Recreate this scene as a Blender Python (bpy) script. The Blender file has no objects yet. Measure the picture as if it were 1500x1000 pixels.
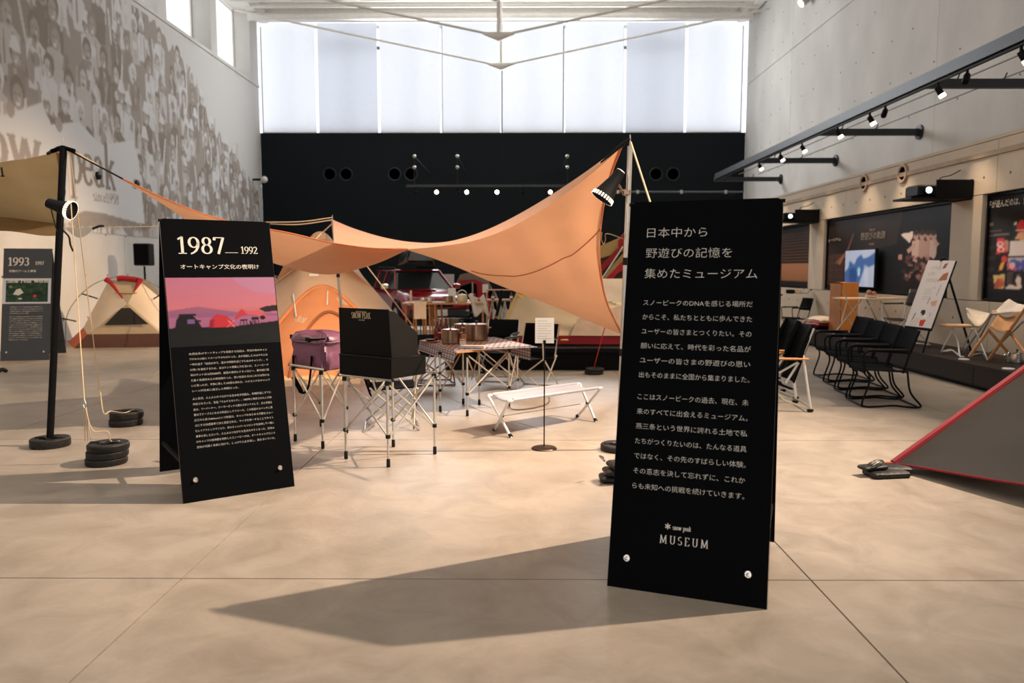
import bpy, bmesh, math, random
import numpy as np
from mathutils import Vector, Matrix
random.seed(5); rng = np.random.RandomState(7)
C = bpy.context.scene.collection
sc = bpy.context.scene
PI = math.pi
# ---------------------------------------------------------------- camera
FPX = 1130.0; EYE = 1.5
PITCH = math.atan(107/FPX); YAW = math.atan(8*math.cos(PITCH)/FPX)
cd = bpy.data.cameras.new('camera'); cam = bpy.data.objects.new('camera', cd); C.objects.link(cam)
cd.sensor_width = 36; cd.lens = FPX*36/1500; cd.clip_end = 200
cam.location = (0, 0, EYE); cam.rotation_euler = (PI/2-PITCH, 0, YAW)
cd.dof.use_dof = True; cd.dof.focus_distance = 5.2; cd.dof.aperture_fstop = 2.2
sc.camera = cam
# ---------------------------------------------------------------- world, key light, exposure
w = bpy.data.worlds.new('overcast_sky'); sc.world = w; w.use_nodes = True
bg = w.node_tree.nodes['Background']; bg.inputs[0].default_value = (0.965, 0.98, 1.0, 1); bg.inputs[1].default_value = 1.82
sc.view_settings.view_transform = 'Standard'; sc.view_settings.look = 'None'
sc.view_settings.gamma = 1; sc.view_settings.use_curve_mapping = False
sc.view_settings.exposure = 0.0
WARM = (1.0, 0.79, 0.61)
def spot(loc, target, energy, size=0.1, angle=60, blend=0.5, color=WARM, parent=None):
    l = bpy.data.lights.new('spot_beam', 'SPOT'); l.energy = energy; l.color = color
    l.spot_size = math.radians(angle); l.spot_blend = blend; l.shadow_soft_size = size
    o = bpy.data.objects.new('spot_beam', l); C.objects.link(o)
    o.location = loc
    o.rotation_euler = (Vector(target)-Vector(loc)).to_track_quat('-Z', 'Y').to_euler()
    return o
KEY = 12800
spot((7.9, 6.45, 8.75), (-0.4, 6.4, 0.3), KEY, 0.07, 50, 1.0)
spot((7.9, 14.5, 8.85), (-8.4, 14.6, 0.9), KEY*0.9, 0.07, 27, 0.9, (1.0, .69, .43))
spot((7.9, 14.4, 8.8), (2.3, 12.9, 0.5), KEY*0.42, 0.07, 26, 0.9, (1.0, .72, .47))  # added second beam to brighten the tan tent
# added area lamps: daylight at the far blinds, unseen overhead fill below the roof
def area(loc, target, energy, sx, sy, color=(0.86, 0.93, 1.0)):
    l = bpy.data.lights.new('window_daylight', 'AREA'); l.shape = 'RECTANGLE'; l.size = sx; l.size_y = sy
    l.energy = energy; l.color = color
    o = bpy.data.objects.new('window_daylight', l); C.objects.link(o); o.location = loc
    o.rotation_euler = (Vector(target)-Vector(loc)).to_track_quat('-Z', 'Y').to_euler()
    return o
area((-0.5, 27.9, 8.3), (-0.5, 10, 4.5), 1000, 10, 3.4, (.97, .98, 1.0))
area((0, 4.0, 10.2), (0, 4.0, 0), 380, 14, 12, (1.0, .93, .83))
# ---------------------------------------------------------------- pixel helpers (a ray of the photograph met with a plane of the hall)
_fw = Vector((-math.sin(YAW)*math.cos(PITCH), math.cos(YAW)*math.cos(PITCH), -math.sin(PITCH)))
_rt = Vector((math.cos(YAW), math.sin(YAW), 0)); _up = _rt.cross(_fw)
EYEV = Vector((0, 0, EYE))
def ray(px, py): return _fw + _rt*((px-750)/FPX) + _up*((500-py)/FPX)
def F(px, py, z=0.0):
    d = ray(px, py); return EYEV + d*((z-EYE)/d.z)
def Y(px, py, y):
    d = ray(px, py); return EYEV + d*(y/d.y)
def X(px, py, x):
    d = ray(px, py); return EYEV + d*(x/d.x)
# ---------------------------------------------------------------- materials
MATS = {}
def srgb(c): return tuple(((v/255)/12.92 if v/255 <= 0.04045 else ((v/255+0.055)/1.055)**2.4) for v in c)
def M(name, rgb, rough=0.6, metal=0.0, var=0.12, scale=6.0, bump=0.0, bscale=None, trans=0.0, coat=0.0, emit=None, es=0, alpha=1.0, world=True, stretch=None, spec=None):
    if name in MATS: return MATS[name]
    m = bpy.data.materials.new(name); m.use_nodes = True; nt = m.node_tree; N = nt.nodes; L = nt.links
    b = N['Principled BSDF']; out = N['Material Output']
    col = srgb(rgb)
    geo = N.new('ShaderNodeNewGeometry') if world else N.new('ShaderNodeTexCoord')
    src = geo.outputs['Position'] if world else geo.outputs['Object']
    mp = N.new('ShaderNodeMapping'); L.new(src, mp.inputs[0])
    if stretch: mp.inputs['Scale'].default_value = stretch
    n = N.new('ShaderNodeTexNoise'); n.inputs['Scale'].default_value = scale; n.inputs['Detail'].default_value = 5
    L.new(mp.outputs[0], n.inputs['Vector'])
    r = N.new('ShaderNodeValToRGB'); L.new(n.outputs['Fac'], r.inputs[0])
    r.color_ramp.elements[0].position = 0.3; r.color_ramp.elements[1].position = 0.7
    r.color_ramp.elements[0].color = tuple(v*(1-var) for v in col)+(1,)
    r.color_ramp.elements[1].color = tuple(min(1, v*(1+var)) for v in col)+(1,)
    L.new(r.outputs[0], b.inputs['Base Color'])
    b.inputs['Roughness'].default_value = rough; b.inputs['Metallic'].default_value = metal
    if spec is not None: b.inputs['Specular IOR Level'].default_value = spec
    if coat: b.inputs['Coat Weight'].default_value = coat; b.inputs['Coat Roughness'].default_value = 0.1
    if emit: b.inputs['Emission Color'].default_value = srgb(emit)+(1,); b.inputs['Emission Strength'].default_value = es
    if bump:
        n2 = N.new('ShaderNodeTexNoise'); n2.inputs['Scale'].default_value = bscale or scale*4; L.new(mp.outputs[0], n2.inputs['Vector'])
        bp = N.new('ShaderNodeBump'); bp.inputs['Strength'].default_value = bump; bp.inputs['Distance'].default_value = 0.02
        L.new(n2.outputs['Fac'], bp.inputs['Height']); L.new(bp.outputs[0], b.inputs['Normal'])
    if trans:
        t = N.new('ShaderNodeBsdfTranslucent'); L.new(r.outputs[0], t.inputs[0])
        mx = N.new('ShaderNodeMixShader'); mx.inputs[0].default_value = trans
        L.new(b.outputs[0], mx.inputs[1]); L.new(t.outputs[0], mx.inputs[2]); L.new(mx.outputs[0], out.inputs[0])
    if alpha < 1:
        t = N.new('ShaderNodeBsdfTransparent'); mx = N.new('ShaderNodeMixShader'); mx.inputs[0].default_value = alpha
        L.new(t.outputs[0], mx.inputs[1]); L.new(b.outputs[0], mx.inputs[2]); L.new(mx.outputs[0], out.inputs[0])
    MATS[name] = m; return m
def painted(name, rough=0.7, emit=0.0, wallmix=0.0, coat=0.0):
    if name in MATS: return MATS[name]
    m = bpy.data.materials.new(name); m.use_nodes = True; nt = m.node_tree; N = nt.nodes; L = nt.links
    b = N['Principled BSDF']; a = N.new('ShaderNodeVertexColor'); a.layer_name = 'print'
    src = a.outputs[0]
    if wallmix:
        g = N.new('ShaderNodeNewGeometry'); n = N.new('ShaderNodeTexNoise'); n.inputs['Scale'].default_value = 2.5; n.inputs['Detail'].default_value = 6
        L.new(g.outputs['Position'], n.inputs['Vector'])
        mx = N.new('ShaderNodeMixRGB'); mx.blend_type = 'MULTIPLY'; mx.inputs[0].default_value = wallmix
        L.new(src, mx.inputs[1]); L.new(n.outputs['Fac'], mx.inputs[2]); src = mx.outputs[0]
    L.new(src, b.inputs['Base Color']); b.inputs['Roughness'].default_value = rough
    b.inputs['Specular IOR Level'].default_value = 0.2
    if coat: b.inputs['Coat Weight'].default_value = coat
    if emit:
        L.new(src, b.inputs['Emission Color']); b.inputs['Emission Strength'].default_value = emit
    MATS[name] = m; return m

concrete = M('polished_concrete_floor', (164, 152, 139), 0.42, var=0.13, scale=0.8, bump=0.06, bscale=30, spec=0.35)
def _floor_detail():
    nt = concrete.node_tree; N = nt.nodes; L = nt.links
    b = N['Principled BSDF']; ramp = [n for n in N if n.type == 'VALTORGB'][0]; mp = [n for n in N if n.type == 'MAPPING'][0]
    n = N.new('ShaderNodeTexNoise'); n.inputs['Scale'].default_value = 3.2; n.inputs['Detail'].default_value = 10; n.inputs['Roughness'].default_value = 0.65
    n.inputs['Distortion'].default_value = 0.8
    L.new(mp.outputs[0], n.inputs['Vector'])
    r = N.new('ShaderNodeValToRGB'); r.color_ramp.elements[0].position = 0.32; r.color_ramp.elements[1].position = 0.62
    r.color_ramp.elements[0].color = (0.76, 0.75, 0.72, 1); r.color_ramp.elements[1].color = (1, 1, 1, 1)
    L.new(n.outputs['Fac'], r.inputs[0])
    mx = N.new('ShaderNodeMixRGB'); mx.blend_type = 'MULTIPLY'; mx.inputs[0].default_value = 1
    L.new(ramp.outputs[0], mx.inputs[1]); L.new(r.outputs[0], mx.inputs[2]); L.new(mx.outputs[0], b.inputs['Base Color'])
    rr = N.new('ShaderNodeMapRange'); rr.inputs['To Min'].default_value = 0.34; rr.inputs['To Max'].default_value = 0.55
    L.new(n.outputs['Fac'], rr.inputs[0]); L.new(rr.outputs[0], b.inputs['Roughness'])
_floor_detail()
wallmat = M('board_marked_concrete', (203, 200, 195), 0.85, var=0.10, scale=0.9, bump=0.15, bscale=18, stretch=(1, 1, 0.6))
lower_wall = M('warm_board_marked_concrete', (188, 172, 152), 0.85, var=0.10, scale=0.9, bump=0.15, bscale=18)  # warm light of the track spots put into the concrete colour
blackwall = M('matt_black_wall', (17, 24, 29), 0.75, var=0.08, scale=1.0, spec=0.2)
white_steel = M('white_painted_steel', (232, 229, 222), 0.5, var=0.05)
alu = M('brushed_aluminium', (205, 200, 190), 0.34, 0.75, var=0.06, scale=20)
white_tube = M('white_enamel_tube', (225, 222, 216), 0.35, 0.1, var=0.03)
chrome = M('polished_steel', (220, 215, 208), 0.14, 1.0, var=0.04)
copper = M('warm_stainless_steel', (150, 124, 104), 0.25, 0.9, var=0.08)
black_pl = M('black_plastic', (9, 9, 10), 0.55, var=0.2, spec=.25)
black_metal = M('black_powder_coat', (8, 8, 9), 0.55, 0, var=0.15, spec=.15)
black_fab = M('black_canvas', (8, 9, 11), 0.9, var=0.2, scale=20, bump=0.1, spec=.08)
sign_black = M('sign_black_board', (6, 7, 10), 0.75, var=0.06, scale=2, spec=0.05)
sign_edge = M('sign_board_edge', (60, 52, 46), 0.6)
ink_white = M('white_lettering', (222, 214, 202), 0.7, var=0.03)
tarp_m = M('orange_tarp_cloth', (226, 168, 128), 0.75, var=0.05, scale=1.6, bump=0.12, bscale=3.0, trans=0.27)
tent_or = M('orange_tent_cloth', (228, 154, 106), 0.75, var=0.06, scale=2.5, bump=0.35, bscale=5, trans=0.3)
tent_peach = M('peach_tent_cloth', (222, 186, 156), 0.75, var=0.05, scale=2.5, bump=0.2, bscale=4, trans=0.25)
beige_tarp = M('beige_tarp_cloth', (184, 160, 118), 0.8, var=0.08, scale=2, bump=0.1, trans=0.3)
cream_fab = M('cream_nylon', (232, 212, 186), 0.7, var=0.06, scale=3, bump=0.15, bscale=6, trans=0.2)
sand_fab = M('sand_nylon', (200, 178, 146), 0.75, var=0.07, scale=3, bump=0.2, bscale=6, trans=0.15)
yellow_fab = M('ochre_nylon', (214, 178, 110), 0.7, var=0.07, scale=3, trans=0.2)
red_fab = M('crimson_nylon', (176, 24, 34), 0.6, var=0.08, scale=5, trans=0.1)
brown_fab = M('brown_nylon', (92, 58, 44), 0.7, var=0.1)
rust_fab = M('rust_orange_nylon', (205, 98, 48), 0.65, var=0.1, trans=0.1)
mesh_fab = M('dark_grey_mesh_cloth', (35, 30, 25), 0.75, var=0.12, scale=2, bump=0.15, bscale=4)
purple_fab = M('mauve_coated_nylon', (114, 68, 92), 0.42, var=0.12, scale=6, bump=0.6, bscale=9, spec=0.6)
wood = M('oiled_oak', (190, 130, 76), 0.5, var=0.15, scale=5, stretch=(1, 8, 8))
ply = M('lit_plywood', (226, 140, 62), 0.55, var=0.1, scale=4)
rope_m = M('pale_cord', (214, 186, 150), 0.8)
rope_dark = M('black_cord', (22, 20, 20), 0.8)
rope_red = M('red_cord', (205, 60, 50), 0.8)
iron = M('cast_iron', (20, 17, 15), 0.55, 0.1, var=0.3, scale=14, bump=0.3)
dark_brown = M('dark_brown_board', (38, 27, 24), 0.6, var=0.08, spec=.2)
white_paper = M('white_card', (226, 222, 216), 0.7, var=0.03)
bulb = M('lit_bulb', (255, 244, 225), 0.5, emit=(255, 238, 205), es=9)
bulb_soft = M('lit_lens', (255, 244, 225), 0.5, emit=(255, 240, 215), es=3)
screenlens = M('projector_lens_glow', (220, 230, 255), 0.3, emit=(215, 228, 255), es=6)
glass_thin = M('window_glass', (225, 235, 240), 0.05, alpha=0.12, var=0.0)
red_car = M('red_car_paint', (150, 18, 30), 0.22, 0.1, var=0.03, coat=0.8)
car_glass = M('car_glass', (46, 52, 52), 0.06, 0.0, var=0.2, scale=2, spec=0.9)
rubber = M('tyre_rubber', (16, 16, 17), 0.8)
canoe_m = M('dark_green_canoe_hull', (30, 42, 36), 0.3, var=0.1, coat=0.5)
amber = M('amber_bottle_glass', (92, 22, 10), 0.1, var=0.1, coat=0.6)
cloth_m = M('pale_linen', (206, 196, 190), 0.85, var=0.06)
blue_m = M('blue_woven_stripe', (58, 70, 104), 0.85)
bench_m = M('white_bench_mesh', (160, 162, 172), 0.7, var=0.03)
# ---------------------------------------------------------------- mesh tools
class MB:
    def __init__(s): s.v = []; s.f = []
    def add(s, vs, fs):
        k = len(s.v); s.v += [tuple(v) for v in vs]; s.f += [tuple(i+k for i in f) for f in fs]; return s
    def box(s, c, d, rz=0, rx=0, ry=0, b=0.0):
        hx, hy, hz = d[0]/2, d[1]/2, d[2]/2
        R = Matrix.Rotation(rz, 3, 'Z') @ Matrix.Rotation(ry, 3, 'Y') @ Matrix.Rotation(rx, 3, 'X')
        c = Vector(c)
        if b <= 0:
            vs = [c + R @ Vector((x*hx, y*hy, z*hz)) for z in (-1, 1) for x, y in ((-1, -1), (1, -1), (1, 1), (-1, 1))]
            return s.add(vs, [(3, 2, 1, 0), (4, 5, 6, 7), (0, 1, 5, 4), (1, 2, 6, 5), (2, 3, 7, 6), (3, 0, 4, 7)])
        ring = []
        for z, ins in ((-1, b), (-1, 0), (1, 0), (1, b)):
            zz = z*hz if ins else z*(hz-b)
            a, e = hx-ins, hy-ins; cc = min(b, hx*.6, hy*.6)
            r = [(-a+cc, -e), (a-cc, -e), (a, -e+cc), (a, e-cc), (a-cc, e), (-a+cc, e), (-a, e-cc), (-a, -e+cc)]
            ring.append([c + R @ Vector((x, y, zz)) for x, y in r])
        vs = [v for r in ring for v in r]; fs = [tuple(range(7, -1, -1)), tuple(range(24, 32))]
        for k in range(3):
            for i in range(8): fs.append((k*8+i, k*8+(i+1) % 8, k*8+8+(i+1) % 8, k*8+8+i))
        return s.add(vs, fs)
    def tube(s, pts, r, n=8, cap=True):
        pts = [Vector(p) for p in pts]; rs = r if isinstance(r, (list, tuple)) else [r]*len(pts)
        vs = []; prev = None
        for i, p in enumerate(pts):
            a = pts[max(i-1, 0)]; c = pts[min(i+1, len(pts)-1)]
            t = (c-a).normalized() if (c-a).length > 1e-9 else Vector((0, 0, 1))
            if prev is None:
                u = t.cross(Vector((0, 0, 1)));
                if u.length < 1e-3: u = t.cross(Vector((1, 0, 0)))
            else: u = prev - t*prev.dot(t)
            u.normalize(); prev = u.copy(); w_ = t.cross(u)
            for k in range(n):
                q = 2*PI*k/n; vs.append(p + (u*math.cos(q)+w_*math.sin(q))*rs[i])
        fs = []
        for i in range(len(pts)-1):
            for k in range(n): fs.append((i*n+k, i*n+(k+1) % n, (i+1)*n+(k+1) % n, (i+1)*n+k))
        if cap: fs.append(tuple(range(n-1, -1, -1))); fs.append(tuple((len(pts)-1)*n+k for k in range(n)))
        return s.add(vs, fs)
    def lathe(s, prof, c=(0, 0, 0), n=24, sy=1.0, Rm=None):
        c = Vector(c); vs = []
        for r, z in prof:
            for k in range(n):
                q = 2*PI*k/n; v = Vector((r*math.cos(q), r*math.sin(q)*sy, z))
                vs.append(c + (Rm @ v if Rm else v))
        fs = []
        for i in range(len(prof)-1):
            for k in range(n): fs.append((i*n+k, i*n+(k+1) % n, (i+1)*n+(k+1) % n, (i+1)*n+k))
        if prof[0][0] > 1e-6: fs.append(tuple(range(n-1, -1, -1)))
        if prof[-1][0] > 1e-6: fs.append(tuple((len(prof)-1)*n+k for k in range(n)))
        return s.add(vs, fs)
    def grid(s, fn, nu, nv):
        vs = [fn(i/nu, j/nv) for j in range(nv+1) for i in range(nu+1)]
        fs = [(j*(nu+1)+i, j*(nu+1)+i+1, (j+1)*(nu+1)+i+1, (j+1)*(nu+1)+i) for j in range(nv) for i in range(nu)]
        return s.add(vs, fs)
    def slab(s, pts, th):          # thick polygon, pts in 3D, thickness vector
        th = Vector(th); n = len(pts); pts = [Vector(p) for p in pts]
        vs = pts + [p+th for p in pts]
        fs = [tuple(range(n-1, -1, -1)), tuple(range(n, 2*n))] + [(i, (i+1) % n, (i+1) % n+n, i+n) for i in range(n)]
        return s.add(vs, fs)
    def ball(s, c, r, n=10, sz=1.0):
        return s.lathe([(max(1e-4, r*math.sin(PI*i/6)) if 0 < i < 6 else 1e-4, -r*sz*math.cos(PI*i/6)) for i in range(7)], c, n)
def smooth_pts(pts, n=6):
    pts = [Vector(p) for p in pts]; out = []
    P_ = [pts[0]*2-pts[1]] + pts + [pts[-1]*2-pts[-2]]
    for i in range(1, len(P_)-2):
        a, b, c, d = P_[i-1:i+3]
        for k in range(n):
            t = k/n; out.append(0.5*((2*b)+(c-a)*t+(2*a-5*b+4*c-d)*t*t+(3*b-a-3*c+d)*t**3))
    out.append(pts[-1]); return out
def obj(name, mb, mat, parent=None, world=False, smooth=True, solid=0.0, kind=None, label=None):
    me = bpy.data.meshes.new(name)
    vs = mb.v
    if world and parent is not None:
        chain = []; p = parent
        mm = Matrix.Identity(4)
        while p is not None:
            mm = p.matrix_basis.copy() @ mm if False else (Matrix.Translation(p.location) @ p.rotation_euler.to_matrix().to_4x4()) @ mm
            p = p.parent
        inv = mm.inverted(); vs = [tuple(inv @ Vector(v)) for v in vs]
    me.from_pydata(vs, [], mb.f); me.update()
    if smooth:
        me.polygons.foreach_set('use_smooth', [True]*len(me.polygons))
        try: me.set_sharp_from_angle(angle=math.radians(38))
        except Exception: pass
    if mat is not None: me.materials.append(mat)
    o = bpy.data.objects.new(name, me); C.objects.link(o)
    if parent is not None: o.parent = parent
    if solid:
        md = o.modifiers.new('thickness', 'SOLIDIFY'); md.thickness = solid; md.offset = 0
    if kind: o['kind'] = kind
    if label: o['label'] = label
    return o
def tag(o, label=None, cat=None, group=None, kind=None):
    if label: o['label'] = label
    if cat: o['category'] = cat
    if group: o['group'] = group
    if kind: o['kind'] = kind
    return o
def thing(name, label, cat, loc=(0, 0, 0), rz=0, group=None):
    o = bpy.data.objects.new(name, None); C.objects.link(o); o.location = loc; o.rotation_euler = (0, 0, rz)
    o.empty_display_size = 0.1
    return tag(o, label, cat, group)
def copy_tree(o, parent=None, keep=True):
    c = o.copy(); C.objects.link(c)
    if parent is not None: c.parent = parent
    for ch in list(o.children): copy_tree(ch, c)
    return c
def dup(o, loc, rz=0, label=None):
    c = copy_tree(o); c.location = loc; c.rotation_euler = (0, 0, rz)
    if label: c['label'] = label
    return c
# ---------------------------------------------------------------- flat print painted cell by cell (colour attribute)
class Canvas:
    def __init__(s, w_, h_, bgc): s.w = w_; s.h = h_; s.a = np.zeros((h_, w_, 3)); s.a[:] = bgc
    def _m(s, x0, y0, x1, y1):
        x0 = max(0, int(x0)); y0 = max(0, int(y0)); x1 = min(s.w, int(x1)+2); y1 = min(s.h, int(y1)+2)
        if x1 <= x0 or y1 <= y0: return None
        yy, xx = np.mgrid[y0:y1, x0:x1]; return (slice(y0, y1), slice(x0, x1)), xx+0.5, yy+0.5
    def put(s, sl, m, col, al=1.0):
        t = s.a[sl]; t[m] = t[m]*(1-al)+np.array(col)*al
    def ell(s, cx, cy, rx, ry, col, rot=0, al=1.0):
        R = max(rx, ry); q = s._m(cx-R, cy-R, cx+R, cy+R)
        if q is None: return
        sl, x, y = q; x = x-cx; y = y-cy; c, d = math.cos(rot), math.sin(rot)
        s.put(sl, ((x*c+y*d)/rx)**2+((-x*d+y*c)/ry)**2 <= 1, col, al)
    def poly(s, pts, col, al=1.0):
        xs = [p[0] for p in pts]; ys = [p[1] for p in pts]; q = s._m(min(xs), min(ys), max(xs), max(ys))
        if q is None: return
        sl, x, y = q; m = np.zeros(x.shape, bool); j = len(pts)-1
        for i in range(len(pts)):
            xi, yi = pts[i]; xj, yj = pts[j]
            if yi != yj: m ^= ((yi > y) != (yj > y)) & (x < (xj-xi)*(y-yi)/(yj-yi)+xi)
            j = i
        s.put(sl, m, col, al)
    def line(s, p, q, wd, col, al=1.0):
        dx, dy = q[0]-p[0], q[1]-p[1]; L_ = math.hypot(dx, dy) or 1; nx, ny = -dy/L_*wd/2, dx/L_*wd/2
        s.poly([(p[0]+nx, p[1]+ny), (q[0]+nx, q[1]+ny), (q[0]-nx, q[1]-ny), (p[0]-nx, p[1]-ny)], col, al)
    def rect(s, x0, y0, x1, y1, col, al=1.0): s.poly([(x0, y0), (x1, y0), (x1, y1), (x0, y1)], col, al)
    def blur(s, n=1):
        for _ in range(n):
            a = np.pad(s.a, ((1, 1), (1, 1), (0, 0)), 'edge'); s.a = (a[:-2, 1:-1]+a[2:, 1:-1]+a[1:-1, :-2]+a[1:-1, 2:]+2*a[1:-1, 1:-1])/6
def picture(name, cv, o, du, dv, mat, parent=None, world=False, kind=None, label=None):
    """cv row 0 = top; o = top-left corner, du = vector along the width, dv = vector down the height"""
    h_, w_ = cv.h, cv.w; o, du, dv = Vector(o), Vector(du), Vector(dv)
    ii, jj = np.meshgrid(np.arange(w_+1)/w_, np.arange(h_+1)/h_)
    P3 = np.array(o)[None, None]+ii[..., None]*np.array(du)+jj[..., None]*np.array(dv)
    k = (np.arange(h_)[:, None]*(w_+1)+np.arange(w_)[None]).ravel()
    fs = np.stack([k, k+w_+1, k+w_+2, k+1], 1)
    vs = P3.reshape(-1, 3)
    if world and parent is not None:
        inv = np.array((Matrix.Translation(parent.location) @ parent.rotation_euler.to_matrix().to_4x4()).inverted())
        vs = vs @ inv[:3, :3].T+inv[:3, 3]
    me = bpy.data.meshes.new(name); me.from_pydata(vs.tolist(), [], fs.tolist()); me.update()
    a = np.clip(cv.a, 0, 255)/255; a = np.where(a <= .04045, a/12.92, ((a+.055)/1.055)**2.4)
    at = me.color_attributes.new('print', 'FLOAT_COLOR', 'CORNER')
    col = np.concatenate([np.repeat(a.reshape(-1, 3), 4, 0), np.ones((h_*w_*4, 1))], 1).astype(np.float32)
    at.data.foreach_set('color', col.ravel())
    me.materials.append(mat); ob = bpy.data.objects.new(name, me); C.objects.link(ob)
    if parent is not None: ob.parent = parent
    if kind: ob['kind'] = kind
    if label: ob['label'] = label
    return ob
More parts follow.
